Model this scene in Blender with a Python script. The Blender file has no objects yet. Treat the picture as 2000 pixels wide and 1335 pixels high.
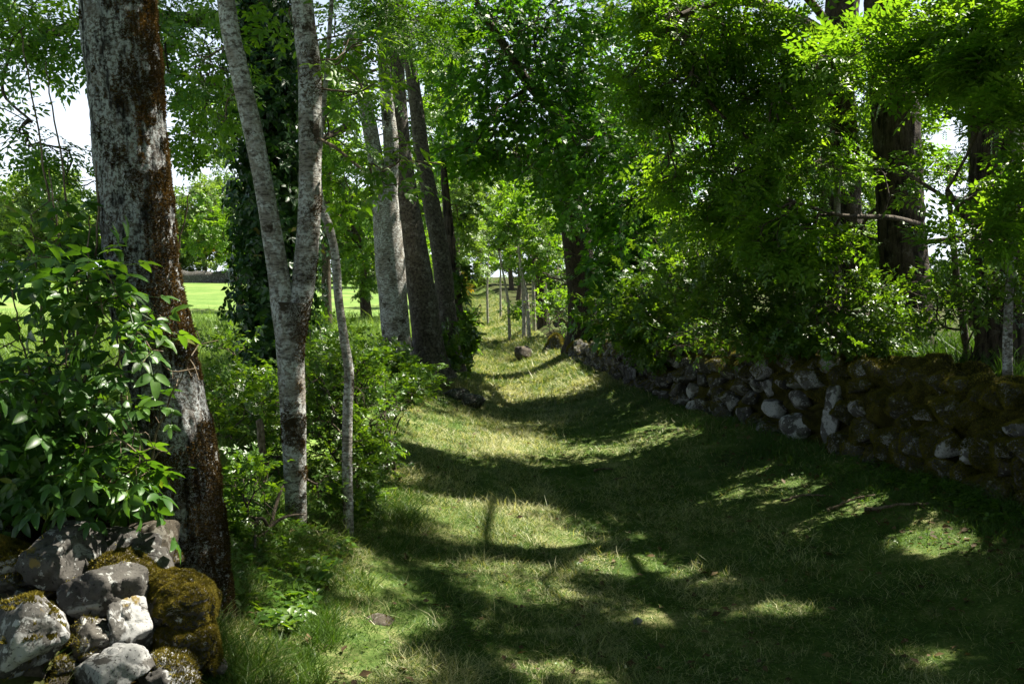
import bpy, bmesh, math, random
import numpy as np
from mathutils import Vector

# ------------------------------------------------------------------ camera, sky, sun, exposure
scene = bpy.context.scene
F_PX, HORIZON, CAM_Z = 1944.0, 560.0, 1.6           # focal length and horizon row, in photo pixels (2000 wide)
TH = math.atan((667.5 - HORIZON) / F_PX)
cam_d = bpy.data.cameras.new("camera")
cam = bpy.data.objects.new("camera", cam_d)
scene.collection.objects.link(cam)
cam_d.lens, cam_d.sensor_width = 35.0, 36.0
cam_d.clip_end = 2000.0
cam.location = (0, 0, CAM_Z)
cam.rotation_euler = (math.pi / 2 - TH, 0, 0)
scene.camera = cam

SUN_EL, SUN_AZ = math.radians(56), math.atan2(0.88, 0.48)     # azimuth clockwise from +Y
SUN = np.array([math.sin(SUN_AZ) * math.cos(SUN_EL), math.cos(SUN_AZ) * math.cos(SUN_EL), math.sin(SUN_EL)])
world = bpy.data.worlds.new("World")
scene.world = world
world.use_nodes = True
wn, wl = world.node_tree.nodes, world.node_tree.links
wn.clear()
sky = wn.new("ShaderNodeTexSky")
sky.sky_type = 'NISHITA'
sky.sun_disc = False
sky.sun_elevation, sky.sun_rotation = SUN_EL, SUN_AZ
sky.air_density, sky.dust_density = 0.5, 0.8
bg = wn.new("ShaderNodeBackground")
bg.inputs[1].default_value = 0.05
wo = wn.new("ShaderNodeOutputWorld")
# pale summer haze low in the sky: the horizon is far brighter than the zenith
geo = wn.new("ShaderNodeNewGeometry")
sep = wn.new("ShaderNodeSeparateXYZ")
wl.new(geo.outputs["Incoming"], sep.inputs[0])
mr = wn.new("ShaderNodeMapRange")
mr.inputs["From Min"].default_value, mr.inputs["From Max"].default_value = -.42, -.10
mr.inputs["To Min"].default_value, mr.inputs["To Max"].default_value = 0.0, 0.85
wl.new(sep.outputs[2], mr.inputs["Value"])
hz = wn.new("ShaderNodeMix")
hz.data_type = 'RGBA'
wl.new(mr.outputs[0], hz.inputs[0])
wl.new(sky.outputs[0], hz.inputs[6])
hz.inputs[7].default_value = (8.2, 9.0, 9.8, 1)
wl.new(hz.outputs[2], bg.inputs[0])
wl.new(bg.outputs[0], wo.inputs[0])
sun_d = bpy.data.lights.new("sun", 'SUN')
sun_d.energy, sun_d.angle, sun_d.color = 5.0, math.radians(0.5), (1.0, 0.94, 0.82)
sun = bpy.data.objects.new("sun", sun_d)
scene.collection.objects.link(sun)
sun.location = (30, 10, 40)
sun.rotation_euler = Vector(SUN).to_track_quat('Z', 'Y').to_euler()
scene.view_settings.view_transform = 'Standard'
scene.view_settings.look = 'None'
scene.view_settings.exposure = 1.9
scene.view_settings.gamma = 1.0
scene.render.engine = 'CYCLES'
scene.cycles.max_bounces = 8
scene.cycles.diffuse_bounces = 3
scene.cycles.glossy_bounces = 2
scene.cycles.transmission_bounces = 6
scene.cycles.use_denoising = True

RS = np.random.RandomState(11)
random.seed(11)

# ------------------------------------------------------------------ geometry helpers
def at(px, py, D):
    """the point seen at a photo pixel at forward distance D metres"""
    cx, cy = (px - 1000) / F_PX, -(py - 667.5) / F_PX
    d = np.array([cx, math.cos(TH) + cy * math.sin(TH), -math.sin(TH) + cy * math.cos(TH)])
    return np.array([0, 0, CAM_Z]) + d * (D / d[1])

def proj(P):
    y = P[:, 1] * math.cos(TH) - (P[:, 2] - CAM_Z) * math.sin(TH)
    u = P[:, 1] * math.sin(TH) + (P[:, 2] - CAM_Z) * math.cos(TH)
    y = np.maximum(y, 0.05)
    return 1000 + F_PX * P[:, 0] / y, 667.5 - F_PX * u / y

def hash3(i, j, k, seed):
    h = (i.astype(np.int64) * 374761393 + j.astype(np.int64) * 668265263 + k.astype(np.int64) * 2147483647 + seed * 974711) & 0xffffffff
    h = ((h ^ (h >> 13)) * 1274126177) & 0xffffffff
    h = ((h ^ (h >> 16)) * 2246822519) & 0xffffffff
    return ((h ^ (h >> 15)) & 0xffffff) / float(0xffffff)

def vnoise(P, seed=0):
    """smooth value noise 0..1 at points P (n,3)"""
    fl = np.floor(P)
    f = P - fl
    f = f * f * (3 - 2 * f)
    i, j, k = fl[:, 0].astype(np.int64), fl[:, 1].astype(np.int64), fl[:, 2].astype(np.int64)
    r = 0
    for a in (0, 1):
        for b in (0, 1):
            for c in (0, 1):
                w = (f[:, 0] if a else 1 - f[:, 0]) * (f[:, 1] if b else 1 - f[:, 1]) * (f[:, 2] if c else 1 - f[:, 2])
                r = r + w * hash3(i + a, j + b, k + c, seed)
    return r

def fbm(P, octv=4, seed=0):
    r, a, s, t = 0, 0.5, 1.0, 0
    for o in range(octv):
        r = r + a * vnoise(P * s, seed + o * 7)
        t += a
        a *= 0.5
        s *= 2.03
    return r / t

def xy3(x, y, s=1.0):
    return np.stack([np.asarray(x) * s, np.asarray(y) * s, np.zeros_like(np.asarray(x, dtype=float))], 1)

def nrm(v):
    return v / np.maximum(np.linalg.norm(v, axis=-1, keepdims=True), 1e-9)

def base_of(parent):
    return np.array(parent.location) if parent is not None else np.zeros(3)

def mesh_np(name, V, T=None, Q=None, mat=None, parent=None, rnd=None, smooth=False, kind=None, vattr=None):
    """one mesh object from world-space vertices, triangles T and quads Q; rnd is a per-face colour variation"""
    V = np.asarray(V, dtype=np.float64) - base_of(parent)
    me = bpy.data.meshes.new(name)
    T = np.zeros((0, 3), int) if T is None else np.asarray(T)
    Q = np.zeros((0, 4), int) if Q is None else np.asarray(Q)
    nl, nf = T.size + Q.size, len(T) + len(Q)
    me.vertices.add(len(V))
    me.vertices.foreach_set("co", V.astype(np.float32).ravel())
    me.loops.add(nl)
    me.loops.foreach_set("vertex_index", np.concatenate([T.ravel(), Q.ravel()]).astype(np.int32))
    me.polygons.add(nf)
    st = np.concatenate([np.arange(len(T)) * 3, T.size + np.arange(len(Q)) * 4]).astype(np.int32)
    me.polygons.foreach_set("loop_start", st)
    if smooth:
        me.polygons.foreach_set("use_smooth", np.ones(nf, dtype=bool))
    if rnd is not None:
        a = me.attributes.new("rnd", 'FLOAT', 'FACE')
        a.data.foreach_set("value", np.asarray(rnd, dtype=np.float32))
    if vattr is not None:
        a = me.attributes.new("rnd", 'FLOAT', 'POINT')
        a.data.foreach_set("value", np.asarray(vattr, dtype=np.float32))
    me.update(calc_edges=True)
    if mat is not None:
        me.materials.append(mat)
    o = bpy.data.objects.new(name, me)
    scene.collection.objects.link(o)
    if parent is not None:
        o.parent = parent
    if kind:
        o["kind"] = kind
    return o

def thing(name, label, cat, loc, group=None):
    o = bpy.data.objects.new(name, None)
    scene.collection.objects.link(o)
    o.empty_display_size = 0.2
    o.location = tuple(float(v) for v in loc)
    return tag(o, label, cat, group)

def tag(o, label, cat, group=None, kind=None):
    o["label"], o["category"] = label, cat
    if group:
        o["group"] = group
    if kind:
        o["kind"] = kind
    return o

def move_origin(o, loc):
    """put a one-mesh thing's origin at its base"""
    loc = Vector([float(v) for v in loc])
    o.data.transform(__import__("mathutils").Matrix.Translation(-loc))
    o.location = loc
    return o

def spline(P, n):
    """Catmull-Rom through P (k,m) resampled at n points"""
    P = np.asarray(P, float)
    k = len(P)
    t = np.linspace(0, k - 1 - 1e-6, n)
    i = np.floor(t).astype(int)
    f = (t - i)[:, None]
    g = lambda q: P[np.clip(q, 0, k - 1)]
    p0, p1, p2, p3 = g(i - 1), g(i), g(i + 1), g(i + 2)
    return 0.5 * (2 * p1 + (p2 - p0) * f + (2 * p0 - 5 * p1 + 4 * p2 - p3) * f ** 2 + (3 * p1 - p0 - 3 * p2 + p3) * f ** 3)

def frames(P):
    T = nrm(np.gradient(P, axis=0))
    ref = np.where(np.abs(T[:, 2:3]) > 0.95, np.array([[0, 1.0, 0]]), np.array([[0, 0, 1.0]]))
    ref = np.repeat(ref[:1], len(P), 0) if np.all(np.abs(nrm(ref[:1]) @ T.T) < 0.97) else ref
    X = nrm(np.cross(ref, T))
    for i in range(1, len(P)):                       # parallel transport
        x = X[i - 1] - T[i] * np.dot(X[i - 1], T[i])
        X[i] = x / max(np.linalg.norm(x), 1e-9)
    return T, X, np.cross(T, X)

def tube(P, R, sides=6):
    P = np.asarray(P, float)
    T, X, Y = frames(P)
    a = np.arange(sides) / sides * 2 * math.pi
    V = P[:, None] + np.asarray(R)[:, None, None] * (np.cos(a)[None, :, None] * X[:, None] + np.sin(a)[None, :, None] * Y[:, None])
    n = len(P)
    i, j = np.meshgrid(np.arange(n - 1), np.arange(sides), indexing='ij')
    j2 = (j + 1) % sides
    Q = np.stack([i * sides + j, i * sides + j2, (i + 1) * sides + j2, (i + 1) * sides + j], -1).reshape(-1, 4)
    return V.reshape(-1, 3), Q

class Bag:
    """collects pieces into one mesh"""
    def __init__(s):
        s.V, s.T, s.Q, s.r, s.n = [], [], [], [], 0
    def quads(s, V, Q):
        s.V.append(V); s.Q.append(Q + s.n); s.n += len(V)
    def tris(s, V, T, r):
        s.V.append(V); s.T.append(T + s.n); s.n += len(V); s.r.append(r)
    def build(s, name, mat, parent=None, smooth=False, kind=None):
        if not s.V:
            return None
        T = np.concatenate(s.T) if s.T else None
        Q = np.concatenate(s.Q) if s.Q else None
        r = np.concatenate(s.r) if s.r and not s.Q else None
        return mesh_np(name, np.concatenate(s.V), T, Q, mat, parent, r, smooth, kind)

# ------------------------------------------------------------------ materials
def new_mat(name):
    m = bpy.data.materials.new(name)
    m.use_nodes = True
    nt = m.node_tree
    nt.nodes.clear()
    return m, nt, nt.nodes.new("ShaderNodeOutputMaterial")

def N(nt, t, **kw):
    n = nt.nodes.new(t)
    for k, v in kw.items():
        if k in n.inputs:
            n.inputs[k].default_value = v
        else:
            setattr(n, k, v)
    return n

def ramp(nt, fac, stops):
    r = nt.nodes.new("ShaderNodeValToRGB")
    el = r.color_ramp.elements
    while len(el) < len(stops):
        el.new(0.5)
    for e, (p, c) in zip(el, stops):
        e.position = p
        e.color = (*c, 1) if len(c) == 3 else c
    nt.links.new(fac, r.inputs[0])
    return r.outputs[0]

def bwramp(nt, fac, a, b):
    return ramp(nt, fac, [(a, (0, 0, 0)), (b, (1, 1, 1))])

def mixc(nt, fac, a, b):
    m = nt.nodes.new("ShaderNodeMix")
    m.data_type = 'RGBA'
    for s, v in ((m.inputs[0], fac), (m.inputs[6], a), (m.inputs[7], b)):
        if hasattr(v, "is_output"):
            nt.links.new(v, s)
        else:
            s.default_value = v if not isinstance(v, tuple) or len(v) == 4 else (*v, 1)
    return m.outputs[2]

def noise(nt, co, scale, detail=4, rough=0.55, dist=0.0):
    n = N(nt, "ShaderNodeTexNoise", Scale=scale, Detail=detail, Roughness=rough, Distortion=dist)
    if co is not None:
        nt.links.new(co, n.inputs["Vector"])
    return n.outputs["Fac"]

def coords(nt, scale=(1, 1, 1), jitter=True):
    tc = N(nt, "ShaderNodeTexCoord")
    mp = N(nt, "ShaderNodeMapping")
    mp.inputs["Scale"].default_value = scale
    nt.links.new(tc.outputs["Object"], mp.inputs["Vector"])
    if not jitter:
        return mp.outputs[0]
    oi = N(nt, "ShaderNodeObjectInfo")
    m = N(nt, "ShaderNodeVectorMath", operation='SCALE')
    m.inputs[0].default_value = (37.0, 17.0, 53.0)
    nt.links.new(oi.outputs["Random"], m.inputs["Scale"])
    ad = N(nt, "ShaderNodeVectorMath", operation='ADD')
    nt.links.new(mp.outputs[0], ad.inputs[0])
    nt.links.new(m.outputs[0], ad.inputs[1])
    return ad.outputs[0]

def leaf_mat(name, stops, trans, tint=(1.5, 1.5, 0.5), rough=0.42, spec=0.45):
    """leaf: gloss and diffuse on top, light coming through from behind"""
    m, nt, out = new_mat(name)
    at_ = N(nt, "ShaderNodeAttribute", attribute_name="rnd")
    col = ramp(nt, at_.outputs["Fac"], stops)
    p = N(nt, "ShaderNodeBsdfPrincipled", Roughness=rough)
    p.inputs["Specular IOR Level"].default_value = spec
    nt.links.new(col, p.inputs["Base Color"])
    mul = N(nt, "ShaderNodeMix", data_type='RGBA', blend_type='MULTIPLY')
    mul.inputs[0].default_value = 1
    mul.clamp_result = False
    nt.links.new(col, mul.inputs[6])
    mul.inputs[7].default_value = (*tint, 1)
    t = N(nt, "ShaderNodeBsdfTranslucent")
    nt.links.new(mul.outputs[2], t.inputs[0])
    mx = N(nt, "ShaderNodeMixShader")
    mx.inputs[0].default_value = trans
    nt.links.new(p.outputs[0], mx.inputs[1])
    nt.links.new(t.outputs[0], mx.inputs[2])
    nt.links.new(mx.outputs[0], out.inputs[0])
    return m

def g3(a, b, c):
    return [(0.0, a), (0.5, b), (1.0, c)]

M = {}
M['ash'] = leaf_mat("ash_leaves", g3((.042, .11, .012), (.068, .157, .016), (.115, .215, .025)), .48, tint=(1.95, 1.85, .4))
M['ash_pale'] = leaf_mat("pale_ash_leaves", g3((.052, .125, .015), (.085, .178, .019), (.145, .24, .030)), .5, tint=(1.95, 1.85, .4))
M['maple'] = leaf_mat("maple_leaves", g3((.032, .10, .011), (.05, .14, .014), (.085, .19, .02)), .5, tint=(1.95, 1.9, .4))
M['hedge'] = leaf_mat("hedge_leaves", g3((.035, .09, .012), (.06, .13, .015), (.11, .19, .026)), .44, tint=(1.95, 1.75, .4), rough=.36)
M['shrub'] = leaf_mat("shrub_leaves", [(0, (.028, .08, .014)), (.5, (.045, .115, .018)), (.9, (.08, .165, .024)), (1, (.17, .19, .03))], .42, tint=(1.9, 1.7, .4), rough=.40, spec=.45)
M['ivy'] = leaf_mat("ivy_leaves", [(0, (.012, .045, .008)), (.6, (.025, .075, .012)), (.93, (.05, .10, .014)), (1, (.16, .11, .02))], .22, rough=.4)
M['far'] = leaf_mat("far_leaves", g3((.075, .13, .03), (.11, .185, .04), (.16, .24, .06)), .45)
M['broom'] = leaf_mat("broom_flowers", g3((.10, .12, .015), (.45, .30, .02), (.65, .42, .02)), .3)
M['grass'] = leaf_mat("grass_blades", [(0, (.030, .070, .010)), (.42, (.055, .115, .016)), (.62, (.09, .155, .03)), (.8, (.29, .29, .14)), (1, (.48, .46, .29))], .32, rough=.5, spec=.3)
M['meadow_grass'] = leaf_mat("meadow_grass", g3((.08, .15, .025), (.12, .20, .04), (.20, .26, .07)), .4, rough=.5, spec=.3)
M['moss'] = leaf_mat("moss_tufts", g3((.036, .034, .005), (.095, .080, .011), (.21, .17, .027)), .2, tint=(1.2, 1.1, .5), rough=.8, spec=.1)
M['trunk_moss'] = leaf_mat("brown_moss_tufts", g3((.016, .012, .005), (.055, .037, .012), (.17, .10, .026)), .2, tint=(1.2, 1.0, .6), rough=.85, spec=.1)
M['wall_moss'] = leaf_mat("wall_moss_tufts", g3((.055, .056, .008), (.125, .115, .016), (.25, .21, .03)), .2, tint=(1.2, 1.1, .5), rough=.8, spec=.1)
M['dead_leaf'] = leaf_mat("dead_leaves", g3((.04, .026, .012), (.085, .055, .025), (.16, .115, .05)), .2, tint=(1, .9, .6), rough=.7, spec=.2)

def bark_mat(name, dark, mid, pale, lichen_lo=.52, lichen_hi=.62, vert=7.0, scale=9.0, bump=.5, moss=None, moss_at=.66, fissure=.5, speck=5.5):
    m, nt, out = new_mat(name)
    co = coords(nt, (1, 1, 1))
    cs = coords(nt, (1, 1, 1.0 / vert))
    n1 = noise(nt, cs, scale * 3.2, 5, .6, .4)
    n2 = noise(nt, co, scale, 5, .62)
    n3 = noise(nt, co, scale * speck, 5, .72)
    col = mixc(nt, bwramp(nt, n1, .38, .62), dark, mid)
    lich = N(nt, "ShaderNodeMath", operation='MULTIPLY')
    nt.links.new(bwramp(nt, n2, lichen_lo, lichen_hi), lich.inputs[0])
    nt.links.new(bwramp(nt, n3, .46, .53), lich.inputs[1])
    col = mixc(nt, lich.outputs[0], col, pale)
    crack = bwramp(nt, n1, .36, .50)
    dk = mixc(nt, crack, tuple(v * .45 for v in dark), (1, 1, 1))
    mu = N(nt, "ShaderNodeMix", data_type='RGBA', blend_type='MULTIPLY')
    mu.inputs[0].default_value = fissure
    nt.links.new(col, mu.inputs[6])
    nt.links.new(dk, mu.inputs[7])
    col = mu.outputs[2]
    if moss:
        n4 = noise(nt, co, scale * .55, 6, .7)
        col = mixc(nt, bwramp(nt, n4, moss_at, moss_at + .05), col, moss)
    p = N(nt, "ShaderNodeBsdfPrincipled", Roughness=.88)
    p.inputs["Specular IOR Level"].default_value = .2
    nt.links.new(col, p.inputs["Base Color"])
    hgt = N(nt, "ShaderNodeMath", operation='ADD')
    nt.links.new(n1, hgt.inputs[0])
    nt.links.new(n3, hgt.inputs[1])
    b = N(nt, "ShaderNodeBump", Strength=bump, Distance=.03)
    nt.links.new(hgt.outputs[0], b.inputs["Height"])
    nt.links.new(b.outputs[0], p.inputs["Normal"])
    nt.links.new(p.outputs[0], out.inputs[0])
    return m

M['bark_big'] = bark_mat("lichened_grey_bark", (.045, .036, .028), (.15, .13, .11), (.40, .42, .42), .34, .46, 5, 9, 1.0, (.045, .028, .014), .64, .9, 7)
M['bark_pale'] = bark_mat("pale_smooth_bark", (.16, .135, .10), (.27, .24, .19), (.44, .43, .39), .42, .60, .5, 11, .25, (.05, .035, .015), .68, .25)
M['bark_lichen'] = bark_mat("grey_lichen_bark", (.12, .105, .085), (.23, .21, .18), (.42, .43, .41), .40, .55, .32, 7, .4, (.035, .027, .016), .575, .55)
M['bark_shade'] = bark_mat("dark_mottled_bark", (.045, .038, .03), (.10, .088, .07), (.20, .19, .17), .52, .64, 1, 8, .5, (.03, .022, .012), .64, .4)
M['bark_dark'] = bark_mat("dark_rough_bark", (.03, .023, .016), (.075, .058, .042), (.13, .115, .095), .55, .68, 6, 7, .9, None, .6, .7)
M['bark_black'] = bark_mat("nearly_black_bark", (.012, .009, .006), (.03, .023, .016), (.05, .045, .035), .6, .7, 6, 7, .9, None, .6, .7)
M['bark_brown'] = bark_mat("brown_branch_bark", (.035, .027, .018), (.09, .07, .05), (.18, .16, .13), .55, .66, 2, 14, .4, None)
M['twig'] = bark_mat("pale_twig_bark", (.09, .065, .04), (.16, .125, .085), (.26, .23, .18), .55, .66, 2, 16, .3, None)

def stone_mat(name, dark, mid, lichen, amount=.52, bump=.6, scale=7.0):
    m, nt, out = new_mat(name)
    co = coords(nt)
    n1 = noise(nt, co, scale, 8, .66)
    n2 = noise(nt, co, scale * .8, 6, .6, .6)
    n3 = noise(nt, co, scale * 9, 4, .7)
    n4 = noise(nt, co, scale * 3.4, 5, .62)
    col = mixc(nt, bwramp(nt, n1, .34, .66), dark, mid)
    col = mixc(nt, bwramp(nt, n2, amount, amount + .035), col, lichen)
    col = mixc(nt, bwramp(nt, n4, .585, .615), col, tuple(min(.62, v * 1.12) for v in lichen))
    col = mixc(nt, bwramp(nt, n3, .56, .66), col, tuple(v * .6 for v in dark))
    n5 = noise(nt, co, scale * 1.3, 4, .6)
    col = mixc(nt, bwramp(nt, n5, .66, .72), col, (.13, .095, .03))
    p = N(nt, "ShaderNodeBsdfPrincipled", Roughness=.9)
    p.inputs["Specular IOR Level"].default_value = .2
    nt.links.new(col, p.inputs["Base Color"])
    hg = N(nt, "ShaderNodeMath", operation='MULTIPLY_ADD')
    nt.links.new(n3, hg.inputs[0])
    hg.inputs[1].default_value = .35
    nt.links.new(n1, hg.inputs[2])
    b = N(nt, "ShaderNodeBump", Strength=bump, Distance=.02)
    nt.links.new(hg.outputs[0], b.inputs["Height"])
    nt.links.new(b.outputs[0], p.inputs["Normal"])
    nt.links.new(p.outputs[0], out.inputs[0])
    return m

M['stone'] = stone_mat("grey_lichened_stone", (.024, .022, .020), (.078, .073, .065), (.185, .188, .18), .56)
M['stone_pale'] = stone_mat("pale_lichened_stone", (.030, .028, .025), (.085, .081, .074), (.24, .24, .235), .50)
M['stone_dark'] = stone_mat("dark_stone", (.03, .028, .024), (.10, .092, .08), (.25, .25, .235), .60)
M['stone_brown'] = stone_mat("brown_stone", (.03, .025, .018), (.075, .062, .045), (.13, .12, .10), .60)

M['pebble'] = stone_mat("white_pebble", (.16, .15, .14), (.24, .235, .22), (.34, .34, .33), .5)
M['wall_pale'] = stone_mat("wall_stone_lichened", (.05, .047, .042), (.13, .125, .115), (.30, .30, .29), .50)
M['wall_grey'] = stone_mat("wall_stone_grey", (.03, .028, .025), (.09, .085, .075), (.22, .22, .21), .56)

def soil_mat(name, stops, scale, bump, fine=60.0):
    m, nt, out = new_mat(name)
    co = coords(nt, jitter=False)
    n1 = noise(nt, co, scale, 8, .68)
    n2 = noise(nt, co, fine, 5, .7)
    ad = N(nt, "ShaderNodeMath", operation='MULTIPLY_ADD')
    nt.links.new(n2, ad.inputs[0])
    ad.inputs[1].default_value = .5
    nt.links.new(n1, ad.inputs[2])
    sb = N(nt, "ShaderNodeMath", operation='SUBTRACT')
    nt.links.new(ad.outputs[0], sb.inputs[0])
    sb.inputs[1].default_value = .25
    col = ramp(nt, sb.outputs[0], stops)
    p = N(nt, "ShaderNodeBsdfPrincipled", Roughness=.95)
    p.inputs["Specular IOR Level"].default_value = .1
    nt.links.new(col, p.inputs["Base Color"])
    b = N(nt, "ShaderNodeBump", Strength=bump, Distance=.04)
    nt.links.new(ad.outputs[0], b.inputs["Height"])
    nt.links.new(b.outputs[0], p.inputs["Normal"])
    nt.links.new(p.outputs[0], out.inputs[0])
    return m

M['lane'] = soil_mat("mown_lane_turf", [(.25, (.03, .03, .012)), (.42, (.045, .085, .016)), (.54, (.085, .125, .03)), (.66, (.20, .20, .085)), (.82, (.33, .31, .17))], 1.9, .9)
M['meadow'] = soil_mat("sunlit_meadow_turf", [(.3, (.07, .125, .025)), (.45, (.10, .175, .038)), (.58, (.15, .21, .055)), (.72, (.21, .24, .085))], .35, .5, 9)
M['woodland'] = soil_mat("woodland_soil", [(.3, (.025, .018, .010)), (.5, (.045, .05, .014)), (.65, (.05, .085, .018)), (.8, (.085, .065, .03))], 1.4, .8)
M['wall_bed'] = soil_mat("wall_moss_bed", [(.3, (.018, .016, .005)), (.5, (.045, .042, .008)), (.7, (.085, .075, .012))], 6.0, 1.0, 90)
M['moss_bed'] = soil_mat("moss_bed", [(.3, (.018, .015, .003)), (.5, (.045, .037, .006)), (.7, (.09, .07, .011))], 6.0, 1.0, 90)

# ------------------------------------------------------------------ lie of the land
YL = np.array([[-8, -1.3], [0, -1.2], [4, -1.2], [9, -1.08], [17, -1.15], [26, -1.35], [39, -1.75], [52, -2.35], [75, -3.3], [120, -6]])
YR = np.array([[-8, 4.9], [0, 4.6], [4, 4.3], [5.5, 3.95], [7, 3.64], [9.3, 3.1], [13, 2.35], [17.3, 1.75], [25, 1.05], [40, .2], [52, -.5], [75, -1.6], [120, -4.2]])
def xl(y): return np.interp(y, YL[:, 0], YL[:, 1])
def xr(y): return np.interp(y, YR[:, 0], YR[:, 1])
def sst(a, b, x):
    t = np.clip((x - a) / (b - a), 0, 1)
    return t * t * (3 - 2 * t)

def H(x, y):
    x, y = np.asarray(x, float), np.asarray(y, float)
    l, r = xl(y), xr(y)
    c, w = (l + r) / 2 - .15, (r - l) / 2
    u = (x - c) / w
    z = -.33 * np.clip(1 - u * u, 0, 1)
    z = z + .28 * sst(0, -.7, x - l) - .1 * sst(-.9, -2.2, x - l)             # left bank, then the meadow
    z = z + (.80 - .62 * sst(17, 30, y)) * sst(.25, .65, x - r)                                          # the ground held up behind the wall
    z = z + .027 * np.where(y > 24, np.sqrt((y - 24) ** 2 + 64) - 8, 0) * sst(-300, -60, x) * (1 - .75 * sst(125, 220, y))
    z = z + .13 * np.exp(-(((x + 1.75) / .45) ** 2 + ((y - 4.15) / .62) ** 2)) # earth under the tumbled stones
    far = sst(0, 30, y)
    P = xy3(x.ravel(), y.ravel())
    z = z + (.05 + .1 * far) .reshape(z.shape) * (fbm(P * .9, 3, 3).reshape(z.shape) - .5)
    z = z + .055 * (fbm(P * 4.2, 3, 5).reshape(z.shape) - .5)
    return z

def ground_at(x, y):
    return float(H(np.array([x]), np.array([y]))[0])

def ground_D(px, py):
    """how far off the ground seen at a photo pixel lies"""
    Ds = np.geomspace(2.5, 120, 900)
    P = np.array([at(px, py, D) for D in Ds])
    below = np.nonzero(P[:, 2] < H(P[:, 0], P[:, 1]))[0]
    return float(Ds[below[0]]) if len(below) else 60.0

gx = np.unique(np.concatenate([np.linspace(-4.5, 6, 190), -4.5 - np.geomspace(.08, 300, 60), 6 + np.geomspace(.08, 300, 60)]))
gy = np.unique(np.concatenate([np.linspace(-9, 2.5, 24), np.linspace(2.6, 12, 170), 12 + np.geomspace(.06, 420, 170)]))
GX, GY = np.meshgrid(gx, gy, indexing='ij')
GZ = H(GX, GY)
GV = np.stack([GX, GY, GZ], -1).reshape(-1, 3)
nx, ny = len(gx), len(gy)
ii, jj = np.meshgrid(np.arange(nx - 1), np.arange(ny - 1), indexing='ij')
GQ = np.stack([ii * ny + jj, (ii + 1) * ny + jj, (ii + 1) * ny + jj + 1, ii * ny + jj + 1], -1).reshape(-1, 4)
fc = GV[GQ].mean(1)
zone = np.where(fc[:, 0] < xl(fc[:, 1]) - .45, 0, np.where(fc[:, 0] > xr(fc[:, 1]) + .35, 2, 1))
def sub_ground(name, z, mat):
    Q = GQ[zone == z]
    u, inv = np.unique(Q, return_inverse=True)
    return mesh_np(name, GV[u], None, inv.reshape(-1, 4), mat, smooth=True, kind="structure")
zone[((fc[:, 0] + 1.7) / .75) ** 2 + ((fc[:, 1] - 4.1) / 1.1) ** 2 < 1] = 2
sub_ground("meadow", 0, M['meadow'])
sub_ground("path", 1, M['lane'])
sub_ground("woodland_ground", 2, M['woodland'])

# ------------------------------------------------------------------ where the canopy lets the sun through
LIT = [  # ellipses on the lane, photo pixels (cx, cy, rx, ry): gaps in the leaves above let light fall there
    (880, 842, 100, 18), (850, 872, 80, 7), (930, 905, 60, 6), (1180, 1085, 80, 7),
    (1080, 1045, 60, 6), (1240, 870, 70, 7), (1060, 915, 60, 6), (1430, 965, 35, 7), (1010, 985, 50, 6),
    (1110, 1312, 80, 8), (1400, 1135, 100, 7),
    (1280, 1200, 70, 7), (1540, 1190, 50, 6), (1780, 1285, 60, 12), (1000, 1160, 90, 7), (760, 1140, 60, 10), (600, 1195, 90, 14), (540, 1255, 60, 14), (760, 1295, 120, 10), (950, 1050, 70, 6), (1200, 960, 60, 5),
    (1000, 745, 130, 17), (990, 700, 90, 24), (960, 660, 60, 30), (945, 620, 60, 24), (1000, 775, 60, 5), (920, 580, 60, 30),
]
TUBES = [  # sunlit things: (photo x, y, distance, radius m)
    (120, 1080, 3.95, .16), (255, 1090, 4.2, .18), (250, 1220, 3.85, .16), (340, 1190, 4.0, .17), (60, 1240, 3.7, .17), (200, 1300, 3.6, .12),
    (330, 1290, 3.7, .14), (375, 745, 4.0, .17), (300, 630, 4.2, .13), (290, 920, 4.2, .12), (120, 930, 4.3, .1),
    (585, 930, 6.3, .13), (250, 150, 4.6, .13), (285, 350, 4.6, .12), (320, 540, 4.6, .10), (400, 900, 4.6, .1), (230, 60, 4.6, .1), (760, 450, 15.5, .3), (755, 560, 15.5, .25), (740, 300, 15.5, .25), (565, 760, 6.3, .10), (500, 330, 6.3, .09), (540, 500, 6.3, .09), (603, 250, 6.3, .08), (370, 640, 4.6, .10), (330, 480, 4.6, .09),
    (700, 760, 7.5, .30), (640, 900, 7.0, .2), (480, 900, 5.8, .22), (750, 350, 8.5, .2), (660, 680, 8.5, .3), (470, 680, 8.5, .35),
    (1880, 752, 7.4, .12), (1560, 712, 9.8, .16), (1430, 700, 11.5, .16), (1750, 708, 8.6, .16), (1960, 786, 6.9, .10), (1650, 706, 9.2, .13), (1340, 690, 12.8, .16), (1800, 726, 8.1, .11),
    (1020, 690, 21, .3), (1100, 640, 24, 1.0), (760, 560, 17, .15),
]
TUBE_C = np.array([at(a, b, c) for a, b, c, r in TUBES])
TUBE_R = np.array([r for a, b, c, r in TUBES])
_rt = np.random.RandomState(404)                     # openings in the high canopy over the bushes behind the wall
SHAFTS = [(at(_rt.uniform(1180, 2000), _rt.uniform(20, 660), D_), _rt.uniform(.25, .5)) for D_ in _rt.uniform(8.5, 13, 120)]
SHAFTS += [(at(px_, py_, D_), .28) for px_, py_, D_ in ((1420, 705, 11.3), (1500, 700, 10.5), (1560, 712, 9.8), (1640, 705, 9.2), (1740, 718, 8.5), (1870, 755, 7.5), (1950, 790, 7.0), (1800, 730, 8.0))]

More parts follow.
